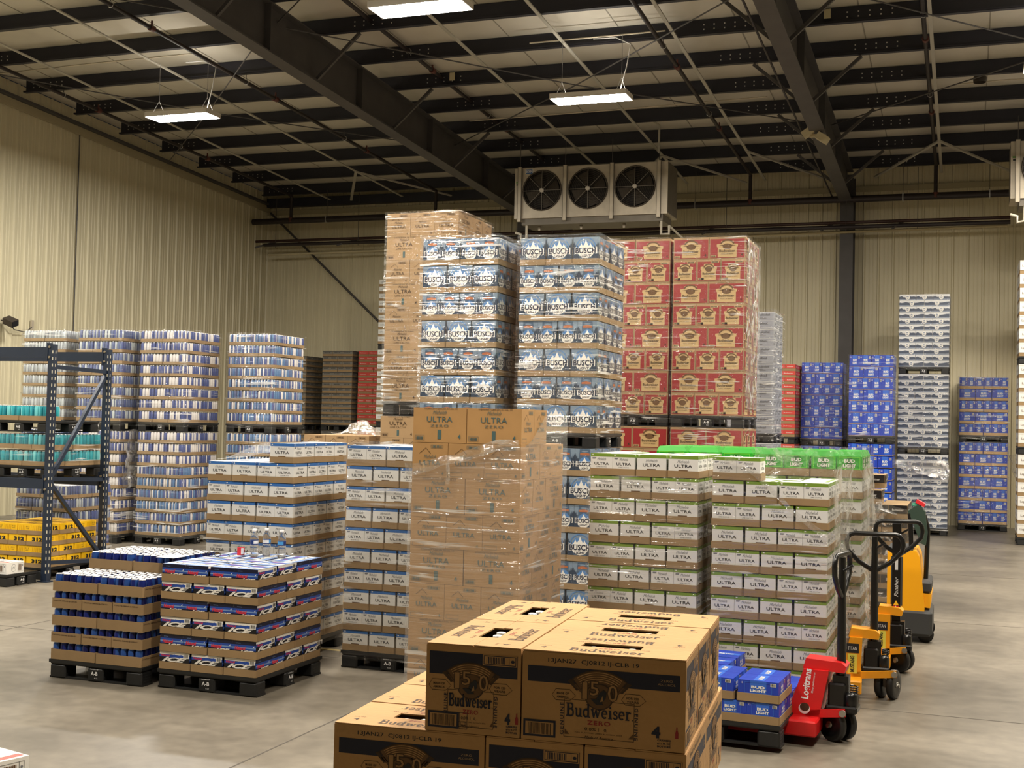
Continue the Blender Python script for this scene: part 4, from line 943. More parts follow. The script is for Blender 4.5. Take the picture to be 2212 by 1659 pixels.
# cut-off boxes at the left edge
def edge_box():
    mb=MB(); a,b,h=0.40,0.27,0.13; mb.box(-a/2,-b/2,0,a/2,b/2,h,pack_white)
    for i,F in enumerate(four(mb,a,b,0.0008)):
        w=a if i<2 else b; F.ell(-w*0.12,h*0.5,h*0.28,h*0.34,ink_grey,1,16); F.ell(-w*0.12,h*0.5,h*0.25,h*0.31,pack_white,2,16); F.text('N',-w*0.12,h*0.5,h*0.25,ink_grey,l=3,shear=0.2)
        F.frame(w*0.12,h*0.14,w*0.44,h*0.86,0.0016,ink_black,2); F.bars(w*0.15,h*0.22,w*0.20,h*0.56,ink_brown,3,9); F.rect(w*0.37,h*0.14,w*0.375,h*0.86,ink_black,3); F.ell(w*0.405,h*0.66,h*0.05,h*0.06,ink_grey,3,10)
    T=topface(mb,h,0.0008); rd=mat('faded_red',(196,92,84),0.5); nv=mat('faded_navy',(84,88,120),0.5)
    T.rect(-a/2+0.02,-b*0.42,a/2-0.012,-b*0.26,rd); T.rect(-a/2+0.02,-b*0.24,a/2-0.10,-b*0.20,nv); T.rect(-a/2+0.02,b*0.05,a/2-0.06,b*0.09,nv); T.text('Natural',-0.04,-b*0.08,0.05,nv,w=0.22,l=2,shear=0.3)
    return mb.mesh('white_carton')
EBX,EBY=-4.248,4.581
KINDS['eb']=dict(name='white_carton',cat='carton',a=0.40,b=0.27,h=0.13,root=edge_box(),kids=[])
pallet(-4.264,3.957,0,radians(76),0.81,0.945,'black plastic pallet at bottom left corner',0.14)
_c,_s=cos(radians(76)),sin(radians(76))
for k in range(2):
    for j in range(2):
        cx,cy=EBX-0.0+_s*-0.272*j,EBY+_c*0.272*j
        place('eb',(cx,cy,0.14+0.131*k),radians(76),f'white red-topped carton, {("lower","upper")[k]} layer, {("front","rear")[j]}, bottom left corner of photo','white cartons at bottom left',random.Random(k))
pallet(-10.95,11.36,0,0,0.81,0.5,'black plastic pallet left of yellow cartons',0.14)
place('eb',(-10.36,11.52,0.14),0,'white carton on pallet at left edge, before yellow cartons','white cartons at left edge',random.Random(1))

# ================================================================== lamps, refrigeration, pipes
lamp_on=emit('lamp_diffuser',(1.0,0.955,0.88),LAMP); lamp_warm=emit('lamp_diffuser_warm',(1.0,0.91,0.78),LAMP*1.05); lamp_up=emit('lamp_uplight',(1.0,0.93,0.82),LAMP*0.16); lamp_body=mat('lamp_body',(210,205,195),0.4)
def lamp(x,y,z,label,L=1.2,Wd=0.42,rz=0.0):
    root=empty('high_bay_lamp',(x,y,z),rz); tag(root,label,'lamp','high bay lamps')
    mb=MB(); mb.box(-L/2,-Wd/2,0.0,L/2,Wd/2,0.05,lamp_body); mb.box(-L/2-0.01,-Wd/2-0.01,-0.03,-L/2,Wd/2+0.01,0.05,lamp_body); mb.box(L/2,-Wd/2-0.01,-0.03,L/2+0.01,Wd/2+0.01,0.05,lamp_body); mb.box(-L/2,-Wd/2-0.01,-0.03,L/2,-Wd/2,0.05,lamp_body); mb.box(-L/2,Wd/2,-0.03,L/2,Wd/2+0.01,0.05,lamp_body); link('housing',mb.mesh('housing'),root)
    mb=MB(); mb.box(-L/2+0.01,-Wd/2+0.01,-0.034,L/2-0.01,Wd/2-0.01,-0.002,lamp_on if x<-9 else lamp_warm,'tfrkl'); link('diffuser',mb.mesh('diffuser'),root)
    mb=MB(); mb.box(-L*0.42,-0.05,0.051,L*0.42,0.05,0.056,lamp_up,'b'); link('uplight_slot',mb.mesh('uplight_slot'),root)
    zz=zroof(y)-0.31-z
    for s in(-1,1):
        mb=MB(); mb.tube([(s*L*0.4,0,zz),(s*L*0.4,0,0.28)],0.004,silver,6); mb.tube([(s*L*0.4,0,0.28),(s*L*0.4-0.06,-0.1,0.05)],0.004,silver,6); mb.tube([(s*L*0.4,0,0.28),(s*L*0.4+0.06,0.1,0.05)],0.004,silver,6); link('hanger',mb.mesh('hanger'),root)
    mb=MB(); mb.tube([(L*0.36,0.05,0.05),(L*0.45,0.05,0.45),(L*0.5,0.05,0.8),(L*0.3,0.05,zz-0.02),(0,0.05,zz-0.01)],0.008,white_print,6); link('cord',mb.mesh('cord'),root)
for (x,y,z,lb) in ((-12.55,17.85,7.05,'glowing lamp hanging at upper left'),(-6.3,13.75,7.02,'glowing lamp cut by the top edge'),(-5.5,18.4,7.02,'glowing lamp above the refrigeration unit'),
    (-13.7,12.9,7.05,'left bay lamp, second row'),(-12.6,8.6,7.2,'left bay lamp, third row'),(-6.3,9.2,7.2,'middle bay lamp, third row'),(-4.4,4.6,7.3,'middle bay lamp, nearest row'),(-12.6,4.6,7.3,'left bay lamp, nearest row'),
    (1.3,18.4,7.02,'right bay lamp, first row'),(1.3,13.8,7.05,'right bay lamp, second row'),(1.3,9.2,7.2,'right bay lamp, third row'),(0.9,4.6,7.3,'right bay lamp, nearest row'),(-15.6,21.0,7.0,'lamp near the left wall') if False else (7.5,16,7.1,'far right bay lamp'),(2.9,22.6,7.0,'right bay lamp nearest the back wall')):
    lamp(x,y,z,lb)

galv=mat('galvanised',(196,186,168),0.42,metal=0.35,var=0.10,scale=5); galv_d=mat('galvanised_dark',(120,114,104),0.5,metal=0.3,var=0.1,scale=4); soot=mat('fan_cage',(66,58,48),0.6); soot_d=mat('fan_inside',(24,21,18),0.7); hubm=mat('fan_hub',(206,200,190),0.5); blue_label=mat('blue_label',(30,84,150),0.5)
def evaporator(x,y,z,label,W=3.2,H=1.0,D=0.85,brand=True):
    root=empty('refrigeration_unit',(x,y,z)); tag(root,label,'cooling unit','ceiling refrigeration units')
    mb=MB(); mb.box(0,0.02,0,W,D,H,galv_d,'f')
    # front panel with three round openings
    n=24; xs=[0.30,0.30+0.95,0.30+1.9,W-0.30+0.0]; cells=[(0.12,1.09),(1.09,2.07),(2.07,3.03)]
    mb.box(0,0,0,0.12,0.02,H,galv); mb.box(3.03,0,0,W,0.02,H,galv)
    fans=[]
    for (c0,c1) in cells:
        cx=(c0+c1)/2-0.01; cz=0.53; r=0.405; fans.append((cx,cz,r))
        sq=[]
        for k in range(n):
            a=2*pi*k/n; ca,sa=cos(a),sin(a); hx=(c1-cx if ca>0 else cx-c0); hz=(H-cz if sa>0 else cz)
            t=min(hx/abs(ca) if abs(ca)>1e-6 else 9,hz/abs(sa) if abs(sa)>1e-6 else 9); sq.append((cx+t*ca,0,cz+t*sa))
        ci=[(cx+r*cos(2*pi*k/n),0,cz+r*sin(2*pi*k/n)) for k in range(n)]
        mb.add(sq+ci,[(k,(k+1)%n,n+(k+1)%n,n+k) for k in range(n)],galv)
        for (px,pz) in((c0,0),(c1,0),(c1,H),(c0,H)):
            near=sorted(sq,key=lambda q:hypot(q[0]-px,q[2]-pz))[:2]
            mb.add([near[0],(px,0,pz),near[1]],[(0,1,2)],galv)
    mb.box(0.0,-0.005,-0.03,W,D,0.0,galv); mb.box(0.15,0.05,-0.16,W-0.1,D-0.05,-0.03,galv_d)
    link('cabinet',mb.mesh('cabinet'),root)
    for (cx,cz,r) in fans:
        f=empty('fan',(cx,0,cz)); f.parent=root
        Mx=Matrix.Rotation(radians(90),4,'X')
        mb=MB(); mb.lathe([(r,0.0),(r,0.12),(r*0.98,0.125),(0.0,0.13)],28,soot_d,(0,0,0),0,Matrix.Rotation(radians(-90),4,'X')); link('shroud',mb.mesh('shroud'),f)
        mb=MB()
        for q in range(10): 
            rr=r*(0.22+0.085*q); mb.tube([(rr*cos(2*pi*k/28),-0.02,rr*sin(2*pi*k/28)) for k in range(29)],0.0032,soot,4,False)
        mb.tube([(r*cos(2*pi*k/28),-0.012,r*sin(2*pi*k/28)) for k in range(29)],0.016,soot,6,False)
        for q in range(8): a=2*pi*q/8; mb.bar((0.05*cos(a),-0.028,0.05*sin(a)),(r*cos(a),-0.02,r*sin(a)),0.010,0.010,galv_d)
        link('guard',mb.mesh('guard'),f)
        mb=MB()
        for q in range(4):
            a0=2*pi*q/4+0.3; vs=[]
            for k in range(5):
                rr=0.08+(r*0.9-0.08)*k/4; vs+= [(rr*cos(a0-0.25),0.03,rr*sin(a0-0.25)),(rr*cos(a0+0.4),0.08,rr*sin(a0+0.4))]
            mb.add(vs,[(2*k,2*k+1,2*k+3,2*k+2) for k in range(4)],soot)
        link('blades',mb.mesh('blades'),f)
        mb=MB(); mb.lathe([(0.045,0.0),(0.045,0.03),(0.03,0.036)],16,hubm,(0,-0.02,0),0,Matrix.Rotation(radians(90),4,'X')); link('hub',mb.mesh('hub'),f)
    for xx in (0.12,1.09,2.07,3.03):
        mb=MB(); mb.box(xx-0.035,-0.05,-0.10,xx+0.035,-0.004,H+0.02,galv); mb.box(xx-0.042,-0.056,-0.10,xx-0.035,-0.004,H+0.02,galv_d); mb.box(xx+0.035,-0.056,-0.10,xx+0.042,-0.004,H+0.02,galv_d); mb.tube([(xx,-0.02,H),(xx,-0.02,zroof(y)-0.30-z)],0.007,dark_steel,6)
        link('hanger_channel',mb.mesh('hanger_channel'),root)
    for xx in (0.45,1.35,2.25,3.0):
        mb=MB(); mb.lathe([(0.03,-0.24),(0.034,-0.16)],10,galv,(xx,0.3,0)); link('drain_nipple',mb.mesh('drain_nipple'),root)
    if brand:
        mb=MB(); F=Face(mb,(0.31,-0.001,0.93),(1,0,0),(0,0,1),0.002); F.rect(-0.08,-0.05,0.08,0.05,white_print,1); F.rect(-0.07,-0.045,0.07,0.045,blue_label,2); F.text('BOHN',0,0,0.055,white_print,w=0.12,l=3,bold=0.02); link('name_plate',mb.mesh('name_plate'),root)
    mb=MB(); F=Face(mb,(0.06,-0.001,0.68),(1,0,0),(0,0,1),0.002); F.rect(-0.03,0.02,0.03,0.05,mat('green_tag',(90,150,60),0.5)); F.rect(-0.025,-0.03,0.02,0.0,ink_black); link('tag_sticker',mb.mesh('tag_sticker'),root)
    pvc=mat('pvc',(206,200,184),0.45)
    mb=MB(); mb.tube([(0.24,0.1,-0.1),(0.24,0.1,-0.42),(0.12,0.1,-0.45),(0.12,0.1,-0.34),(0.0,0.1,-0.30)],0.028,pvc,8); link('drain_trap',mb.mesh('drain_trap'),root)
    mb=MB(); mb.tube([(3.06,0.1,-0.1),(3.06,0.1,-0.42),(3.22,0.1,-0.42),(3.22,0.1,-0.26)],0.028,pvc,8); mb.tube([(3.22,0.1,-0.26),(3.45,0.6,-0.5)],0.022,pvc,8); link('drain_trap',mb.mesh('drain_trap'),root)
    return root
evaporator(-8.77,24.0,6.18,'three-fan galvanised refrigeration unit hanging above the red stacks')
evaporator(0.70,24.0,6.22,'galvanised refrigeration unit cut by the right edge',brand=False)
mb=MB(); mb.tube([(-5.75,23.95,7.35),(-5.75,23.97,7.9),(-5.9,23.97,8.0),(-6.6,23.97,8.02)],0.02,strapm,6); tag(link('flexible_conduit',mb.mesh('flexible_conduit')),'grey flexible conduit rising from the refrigeration unit','conduit')

pipe_m=mat('pipe_dark',(40,32,32),0.5,var=0.1,scale=4); pipe_c=mat('pipe_coupling',(92,48,42),0.5); cream=mat('cream_pipe',(196,184,150),0.45); copper=mat('copper_insul',(58,34,28),0.5)
def branch(x,z0,z1,ya,label,drop=True):
    root=empty('sprinkler_pipe',(x,27.3,z0)); tag(root,label,'pipe','overhead sprinkler pipes')
    mb=MB(); mb.tube([(0,0,0),(0,ya-27.3,z1-z0)],0.035,pipe_m,8); link('pipe',mb.mesh('pipe'),root)
    for k in range(1,6):
        t=k/6; yy=(ya-27.3)*t; zz=(z1-z0)*t
        mb=MB(); mb.tube([(0,yy-0.05,zz),(0,yy+0.05,zz)],0.052,pipe_c,8); mb.tube([(0,yy,zz+0.05),(0,yy,zz+0.12)],0.015,pipe_c,6); link('coupling',mb.mesh('coupling'),root)
        yh=yy-1.0; zh=(z1-z0)*(yh/(ya-27.3)); mb=MB(); mb.tube([(0.0,yh,zroof(27.3+yh)-z0-0.23),(0,yh,zh+0.05)],0.006,dark_steel,6); mb.tube([(0.045*cos(2*pi*q/12),yh,zh+0.045*sin(2*pi*q/12)) for q in range(13)],0.005,silver,5,False); link('hanger',mb.mesh('hanger'),root)
    if drop:
        mb=MB(); mb.tube([(0,-0.02,0.0),(0,-0.02,6.9-z0)],0.04,pipe_m,8); mb.tube([(0,-0.02,6.95-z0),(0,-0.02,6.84-z0)],0.062,pipe_c,8); link('riser',mb.mesh('riser'),root)
for (x,z0,z1,nm) in ((-15.9,7.50,8.55,'far left'),(-11.97,7.46,8.50,'left of the first rafter'),(-8.84,7.72,8.85,'right of the first rafter'),(-4.49,7.50,8.50,'left of the second rafter'),(-0.65,7.52,8.85,'right of the second rafter')):
    branch(x,z0,z1,5.0,'dark sprinkler branch pipe under the roof, '+nm)
def xpipe(name,label,cat,xa,xb,y,z,r,m,n=8,za=None,hang=None,brk=None):
    root=empty(name,(xa,y,z)); tag(root,label,cat)
    mb=MB(); mb.tube([(0,0,0),(xb-xa,0,(za or z)-z)],r,m,n); link('pipe',mb.mesh('pipe'),root)
    for hx in (hang or []):
        mb=MB(); mb.tube([(hx-xa,0,r),(hx-xa,0,zroof(y)-z-0.2)],0.006,dark_steel,6); mb.bar((hx-xa-0.012,0,0),(hx-xa+0.012,0,0),2.2*r,2.2*r,silver); link('hanger',mb.mesh('hanger'),root)
    return root
xpipe('sprinkler_main','thick dark sprinkler main running along the back wall','pipe',-17.0,2.6,27.3,6.88,0.075,pipe_m,12,hang=[-14.9,-5.7,-1.3,0.4])
xpipe('refrigerant_pipe','upper dark insulated refrigerant line along the back wall','pipe',-16.9,0.8,27.3,6.38,0.035,copper)
xpipe('refrigerant_pipe','lower dark insulated refrigerant line along the back wall','pipe',-16.6,0.8,27.2,6.27,0.045,pipe_m)
xpipe('drain_pipe','thin cream drain pipe below the refrigerant lines','pipe',-16.7,0.75,27.6,6.08,0.028,cream,8,6.26)
for i,x in enumerate((-16.3,-14.0,-9.0,-5.0,-2.45,-1.0)):
    mb=MB(); mb.bar((x-0.5,27.1,6.20),(x+0.0,27.5,6.42) if i<2 else (x-0.25,27.4,6.40),0.04,0.04,dark_steel); mb.tube([(x,27.25,6.2),(x,27.25,7.5)],0.007,dark_steel,6)
    tag(link('pipe_bracket',mb.mesh('pipe_bracket')),f'dark strut bracket holding the back wall pipes, {ORD[i+1] if i else "first"} from left','bracket','pipe brackets')
mb=MB(); mb.bar((-9.92,27.75,6.9),(-8.6,27.5,6.0),0.1,0.1,dark_steel); mb.bar((-9.92,27.75,6.6),(-8.6,27.4,6.50),0.12,0.16,dark_steel); tag(link('steel_bracket',mb.mesh('steel_bracket')),'dark steel bracket left of the refrigeration unit','bracket')
# small things on the roof and walls
def wall_cam(loc,rz,label,m,tilt=0.35):
    root=empty('security_camera',loc,rz); tag(root,label,'camera')
    mb=MB(); mb.bar((0,0,0),(0.16,-0.02,-0.02),0.025,0.025,m); link('bracket',mb.mesh('bracket'),root)
    mb=MB(); M=Matrix.Translation((0.24,-0.02,-0.03))@Matrix.Rotation(tilt,4,'Y')@Matrix.Rotation(0.4,4,'X'); mb.obox(M,0.24,0.16,0.12,m); mb.obox(M@Matrix.Translation((0.125,0,0)),0.01,0.14,0.10,ink_black); link('body',mb.mesh('body'),root)
    return root
wc=wall_cam((WALL_X+0.03,18.75,3.68),0.0,'dark flood lamp on the left wall',mat('cam_dark',(52,44,40),0.5)); wc.name='wall_flood_lamp'; wc['category']='lamp'
mb=MB(); mb.tube([(WALL_X+0.15,18.8,3.68),(WALL_X+0.12,19.0,3.52),(WALL_X+0.08,19.35,3.5),(WALL_X+0.06,19.55,3.62)],0.01,dark_steel,6); mb.box(WALL_X+0.03,19.53,3.45,WALL_X+0.07,19.58,3.75,galv); tag(link('lamp_cable',mb.mesh('lamp_cable')),'thin cable from wall flood lamp to conduit','cable')
root=empty('twin_spot',(-2.68,22.0,7.05)); tag(root,'cream twin spot fixture clamped to the second rafter','lamp')
for s in(-1,1):
    mb=MB(); M=Matrix.Translation((0.12*s+0.18,-0.1,-0.06*s))@Matrix.Rotation(0.6*s,4,'Y'); mb.obox(M,0.22,0.14,0.12,cream); link('head',mb.mesh('head'),root)
mb=MB(); mb.bar((0,0,0.02),(0.35,-0.1,-0.02),0.06,0.05,cream); mb.tube([(0.1,0,0),(0.0,-0.6,0.35),(-0.02,-1.5,0.5)],0.012,white_print,6); link('arm',mb.mesh('arm'),root)
root=empty('ceiling_speaker',(0.15,22.0,8.0)); tag(root,'small dark dome device hanging under the roof at right','sensor')
mb=MB(); mb.lathe([(0.10,-0.20),(0.11,-0.12),(0.06,-0.04),(0.02,0.0)],12,mat('dome_dark',(60,52,44),0.5)); mb.tube([(0,0,0),(0,0,0.12)],0.01,dark_steel,6); link('dome',mb.mesh('dome'),root)
for i,(x,y) in enumerate(((-8.6,20.2),(-2.0,18.8))):
    mb=MB(); mb.box(x-0.05,y-0.02,zroof(y)-0.19,x+0.05,y-0.012,zroof(y)-0.05,cream); tag(link('roof_tag',mb.mesh('roof_tag')),('cream tag on a purlin near the first rafter','cream tag on a purlin near the second rafter')[i],'tag')
def conduit(pts,label,r=0.012,m=None):
    mb=MB(); mb.tube(pts,r,m or galv,6); tag(link('conduit',mb.mesh('conduit')),label,'conduit')
conduit([(-16.6,17.72,8.02),(-14.2,17.72,8.05),(-12.2,17.72,8.06)],'grey conduit along a purlin above the left lamp')
conduit([(-6.6,18.6,8.02),(-4.4,18.6,8.03)],'grey conduit along a purlin above the middle lamp')
conduit([(-9.2,22.5,7.85),(-6.0,22.5,7.88),(-3.4,22.3,7.88)],'grey conduit crossing above the refrigeration unit')
conduit([(-0.2,22.4,7.9),(0.6,22.4,7.92),(1.4,22.4,7.9)],'grey conduit at the right under the roof')
conduit([(-2.75,6,7.95),(-2.75,20,7.25),(-2.75,27.4,6.95)],'thin pipe beside the second rafter',0.018,pipe_m)

# ================================================================== pallet rack
rack_m=mat('rack_navy',(28,40,58),0.45,var=0.1,scale=4); rack_slot=mat('rack_slot',(196,190,170),0.6); bolt_m=mat('rack_bolt',(150,140,120),0.4,metal=0.6)
rk=empty('pallet_rack',(-10.1,11.95,0)); tag(rk,'dark navy steel pallet rack holding the teal can pallets','rack')
RD,RH=1.0,2.78
def rpost(y):
    mb=MB(); mb.box(-0.04,y-0.035,0,0.04,y+0.035,RH,rack_m)
    for k in range(34):
        z=0.1+k*0.078
        mb.box(0.0405,y-0.006,z,0.0415,y+0.006,z+0.035,rack_slot); mb.box(0.02,y-0.0365,z,0.034,y-0.0355,z+0.035,rack_slot)
    mb.box(-0.07,y-0.06,0,0.07,y+0.06,0.012,rack_m); link('post',mb.mesh('post'),rk)
rpost(0.0); rpost(RD)
for (p,q) in (((0,RD,2.50),(0,0.0,2.52)),((0,0.03,1.20),(0,RD-0.03,1.16)),((0,0.03,1.22),(0,RD-0.03,2.45)),((0,0.03,1.14),(0,RD-0.03,0.22)),((0,0.03,0.22),(0,RD-0.03,0.16))):
    mb=MB(); mb.bar(p,q,0.04,0.045,rack_m); link('brace',mb.mesh('brace'),rk)
for (y,z,nm) in ((0,2.63,'top'),(RD,2.63,'top'),(0,1.08,'low'),(RD,1.08,'low')):
    mb=MB(); mb.box(-2.6,y-0.025,z,-0.041,y+0.025,z+0.118,rack_m); mb.box(-0.06,y-0.045,z-0.05,-0.042,y+0.045,z+0.17,rack_m)
    for zz in (z+0.0,z+0.12): mb.lathe([(0.014,0),(0.014,0.012)],8,bolt_m,(-0.02,y-0.036,zz),0,Matrix.Rotation(radians(90),4,'X'))
    link('beam',mb.mesh('beam'),rk)
mb=MB()
for x in (-0.45,-0.95): mb.box(x-0.04,0.026,1.155,x+0.04,RD-0.026,1.197,rack_m)
link('deck_support',mb.mesh('deck_support'),rk)

# ================================================================== pallet trucks
tyre=mat('tyre',(22,21,21),0.55); jack_black=mat('jack_black',(14,14,15),0.3); jack_red=mat('jack_red',(206,28,30),0.35,var=0.05); jack_yel=mat('jack_yellow',(238,160,26),0.4,var=0.07); steel_m=mat('steel',(168,166,160),0.3,metal=0.8); jack_or=mat('jack_orange',(226,140,30),0.4)
def extr(mb,pts,y0,y1,m):
    n=len(pts); vs=[(a,y0,b) for a,b in pts]+[(a,y1,b) for a,b in pts]
    mb.add(vs,[tuple(range(n)),tuple(range(2*n-1,n-1,-1))]+[(k,n+k,n+(k+1)%n,(k+1)%n) for k in range(n)],m)
def loop_path(hx,z0,z1,w,ang,tip=0.0,n=6):
    # rounded handle loop in a vertical plane turned by ang, pointed at its foot
    P=[(0,z0)]
    P+=[(w*0.82,z0+0.13)]+[(w*cos(a),z1-0.09+0.09*sin(a)) for a in [0.2+(pi/2-0.2)*k/4 for k in range(5)]]
    P=[(0,z0),(w*0.55,z0+0.07),(w*0.95,z0+0.15),(w*1.0,z0+0.20)]+[(w*(0.72+0.28*cos(a)),z1-0.07+0.07*sin(a)) for a in [0,0.5,1.0,1.57]]
    L=[(-a,b) for a,b in P][::-1]
    full=P+L[0:1]+L[1:] if False else P+L
    return [(hx+a*cos(ang),a*sin(ang),b) for a,b in full]
def hand_truck(loc,rz,body,label,text,bodyx=-0.2,bw=0.13,head=0.48,hx=0.0,htop=1.18,lang=0.0,lw=0.2,steer=0.0,forks=True,base=True,wheelx=0.0,sticker=None,flat=None,lean=0.05):
    root=empty('pallet_truck',loc,rz); tag(root,label,'pallet truck','hand pallet trucks')
    if forks:
        for y in (-0.2,0.2):
            mb=MB(); mb.box(-1.28,y-0.075,0.056,-0.30,y+0.075,0.085,body); mb.box(-1.30,y-0.06,0.06,-1.28,y+0.06,0.08,body); mb.lathe([(0.04,-0.035),(0.04,0.035)],12,tyre,(-1.05,y,0.041),0,Matrix.Rotation(radians(90),4,'X')); link('fork',mb.mesh('fork'),root)
    mb=MB(); x0,x1=bodyx-bw/2,bodyx+bw/2; z0=0.06
    extr(mb,[(x0-0.03,z0+0.10),(x1,z0+0.10),(x1+lean,head-0.04),(x1+lean,head-0.02),(x0+lean+0.02,head-0.02)],-0.11,0.11,body)
    if base: mb.cbox(x0-0.12,-0.27,z0,x1+0.01,0.27,z0+0.10,body,0.01)
    extr(mb,[(x0+lean+0.01,head-0.02),(hx+0.05,head-0.03),(hx+0.06,head+0.01),(hx+0.03,head+0.035),(x0+lean+0.03,head+0.045)],-0.085,0.085,body)
    F=Face(mb,(bodyx+lean/2-0.01,-0.11,z0+0.10+(head-0.16)/2),(1,0,0),(0,0,1),0.0012)
    if text: F.text(text,-0.004,0.045,bw*0.34,white_print,w=(head-0.16)*0.62,l=1,bold=0.03,rot=radians(84)); F.text('lifting performance',0.034,0.055,bw*0.09,white_print,w=(head-0.16)*0.42,l=1,rot=radians(84)); F.ell(-0.022,-(head-0.16)*0.36,0.036,0.034,white_print,1,20); F.ell(-0.020,-(head-0.16)*0.36+0.010,0.030,0.026,ink_dbrown,2,20,0,pi*2)
    if sticker:
        F.rect(-bw*0.42,0.02,bw*0.42,0.09,ink_black,1); F.text(sticker,0,0.055,0.026,white_print,w=bw*0.6,l=2); F.rect(-bw*0.3,-0.13,bw*0.3,0.015,mat('sticker_yellow',(228,220,90),0.5),1)
        F.text('MUSTANG',0,-0.06,0.03,ink_black,w=0.12,l=2,rot=pi/2,bold=0.03)
    link('carriage',mb.mesh('carriage'),root)
    mb=MB(); mb.lathe([(0.018,head-0.14),(0.018,head-0.02)],12,steel_m,(hx+0.0,0,0)); link('piston',mb.mesh('piston'),root)
    mb=MB(); mb.cbox(hx-0.055,-0.07,0.20,hx+0.055,0.07,head-0.10,jack_black,0.012); mb.cbox(hx-0.07,-0.085,0.19,hx+0.13,0.085,0.235,jack_black,0.01); mb.lathe([(0.03,0.20),(0.045,0.21),(0.045,0.30),(0.03,0.32)],12,jack_black,(hx+0.085,-0.03,0)); link('pump',mb.mesh('pump'),root)
    mb=MB(); N=60; mb.tube([(hx+0.10+0.024*cos(k*0.9),0.05+0.024*sin(k*0.9)-0.06,0.24+0.12*k/N) for k in range(N)],0.005,jack_black,5); link('spring',mb.mesh('spring'),root)
    mb=MB(); c,s=cos(steer),sin(steer)
    for q in (-1,1):
        a=Matrix.Rotation(steer,4,'Z')@Matrix.Rotation(radians(90),4,'X'); ctr=(wheelx-s*q*0.045,c*q*0.045,0.108)
        wb=MB(); wb.lathe([(0.03,-0.024),(0.062,-0.026),(0.098,-0.025),(0.108,-0.018),(0.108,0.018),(0.098,0.025),(0.062,0.026),(0.03,0.024)],24,[steel_m,jack_black,tyre,tyre,tyre,jack_black,jack_black],ctr,0,a)
        wb.lathe([(0.02,-0.034),(0.02,0.034)],10,steel_m,ctr,0,a); link('wheel',wb.mesh('wheel'),root)
    mb.tube([(wheelx-s*-0.09,c*-0.09,0.10),(wheelx-s*0.09,c*0.09,0.10)],0.014,steel_m,8); mb.bar((wheelx,0,0.10),(hx,0,0.20),0.06,0.05,galv_d); link('axle',mb.mesh('axle'),root)
    mb=MB(); mb.bar((bodyx,-0.10,0.17),(wheelx+0.06,-0.10,0.20),0.02,0.05,body); mb.lathe([(0.022,0.0),(0.022,0.012)],10,steel_m,(wheelx+0.045,-0.115,0.198),0,Matrix.Rotation(radians(90),4,'X')); link('link_arm',mb.mesh('link_arm'),root)
    mb=MB(); zt=htop-0.28
    if flat: mb.box(hx-0.035,-0.02,0.40,hx+0.035,0.02,zt+0.26,jack_black)
    else: mb.tube([(hx+0.02,0,0.30),(hx+0.015,0,zt),(hx+0.015,0,htop-0.02)],[0.032,0.026,0.022],jack_black,10)
    mb.bar((hx+0.02,0,0.28),(hx+0.02,0,0.42),0.09,0.10,jack_black)
    hd=link('handle_shaft',mb.mesh('handle_shaft'),root)
    if flat:
        fb=MB(); F=Face(fb,(hx,-0.021,0.62),(1,0,0),(0,0,1),0.001); F.text('Panther',0,0.08,0.03,white_print,w=0.16,l=1,shear=0.3,rot=pi/2); F.poly([(-0.022,-0.07),(0.022,-0.07),(0,-0.03)],mat('warn_yellow',(240,200,40),0.5),1); F.rect(-0.022,-0.13,0.022,-0.075,mat('dk_red',(196,40,44),0.5),1); F.rect(-0.022,-0.106,0.022,-0.098,white_print,2); F.rect(-0.006,-0.13,0.001,-0.075,white_print,2); F.rect(-0.012,0.22,0.012,0.34,white_print,1); link('decal',fb.mesh('decal'),hd)
    mb=MB(); mb.tube(loop_path(hx+0.015,zt,htop,lw,lang),0.018,jack_black,8); link('grip',mb.mesh('grip'),hd)
    mb=MB(); mb.tube([(hx+0.03,-0.03,htop-0.10),(hx+0.09,-0.05,htop-0.06)],0.009,jack_black,6); link('lever',mb.mesh('lever'),hd)
    return root
hand_truck((-0.755,8.33,0),radians(-3),jack_red,'red hand pallet truck under the low blue pallet','Logitrans',bodyx=-0.19,bw=0.175,head=0.475,hx=0.0,htop=1.19,lang=radians(82),lw=0.17,steer=radians(-38),lean=0.055)
hand_truck((-0.62,9.78,0),radians(4),jack_yel,'nearer yellow hand pallet truck with worn sticker',None,bodyx=-0.16,bw=0.11,head=0.47,hx=-0.03,htop=1.215,lang=radians(2),lw=0.205,steer=radians(70),forks=False,wheelx=0.09,sticker='TITAN',lean=0.01)
hand_truck((-0.50,10.88,0),radians(0),jack_yel,'farther yellow hand pallet truck with flat black handle',None,bodyx=-0.13,bw=0.12,head=0.50,hx=-0.03,htop=1.24,lang=radians(14),lw=0.19,steer=radians(-20),forks=False,wheelx=0.0,sticker='TITAN',flat=True,lean=0.0)
# powered truck
pj=empty('power_pallet_truck',(-0.52,12.75,0)); tag(pj,'yellow electric pallet truck with dark tiller behind the hand trucks','pallet truck')
dkg=mat('dark_grey_plastic',(52,54,56),0.5); pyel=mat('power_yellow',(246,172,20),0.35)
mb=MB(); extr(mb,[(-0.17,0.30),(0.17,0.30),(0.17,0.36),(0.12,0.80),(0.09,0.86),(-0.17,0.86)],-0.33,0.33,pyel); extr(mb,[(0.10,0.34),(0.22,0.33),(0.23,0.46),(0.12,0.47)],-0.30,0.30,pyel); link('cowl',mb.mesh('cowl'),pj)
mb=MB(); mb.cbox(-0.20,-0.35,0.06,0.24,0.35,0.31,dkg,0.03); link('skirt',mb.mesh('skirt'),pj)
mb=MB(); mb.box(-0.135,-0.334,0.34,-0.03,-0.328,0.80,dkg); mb.cbox(0.05,-0.31,0.47,0.23,0.31,0.58,dkg,0.02); link('panel',mb.mesh('panel'),pj)
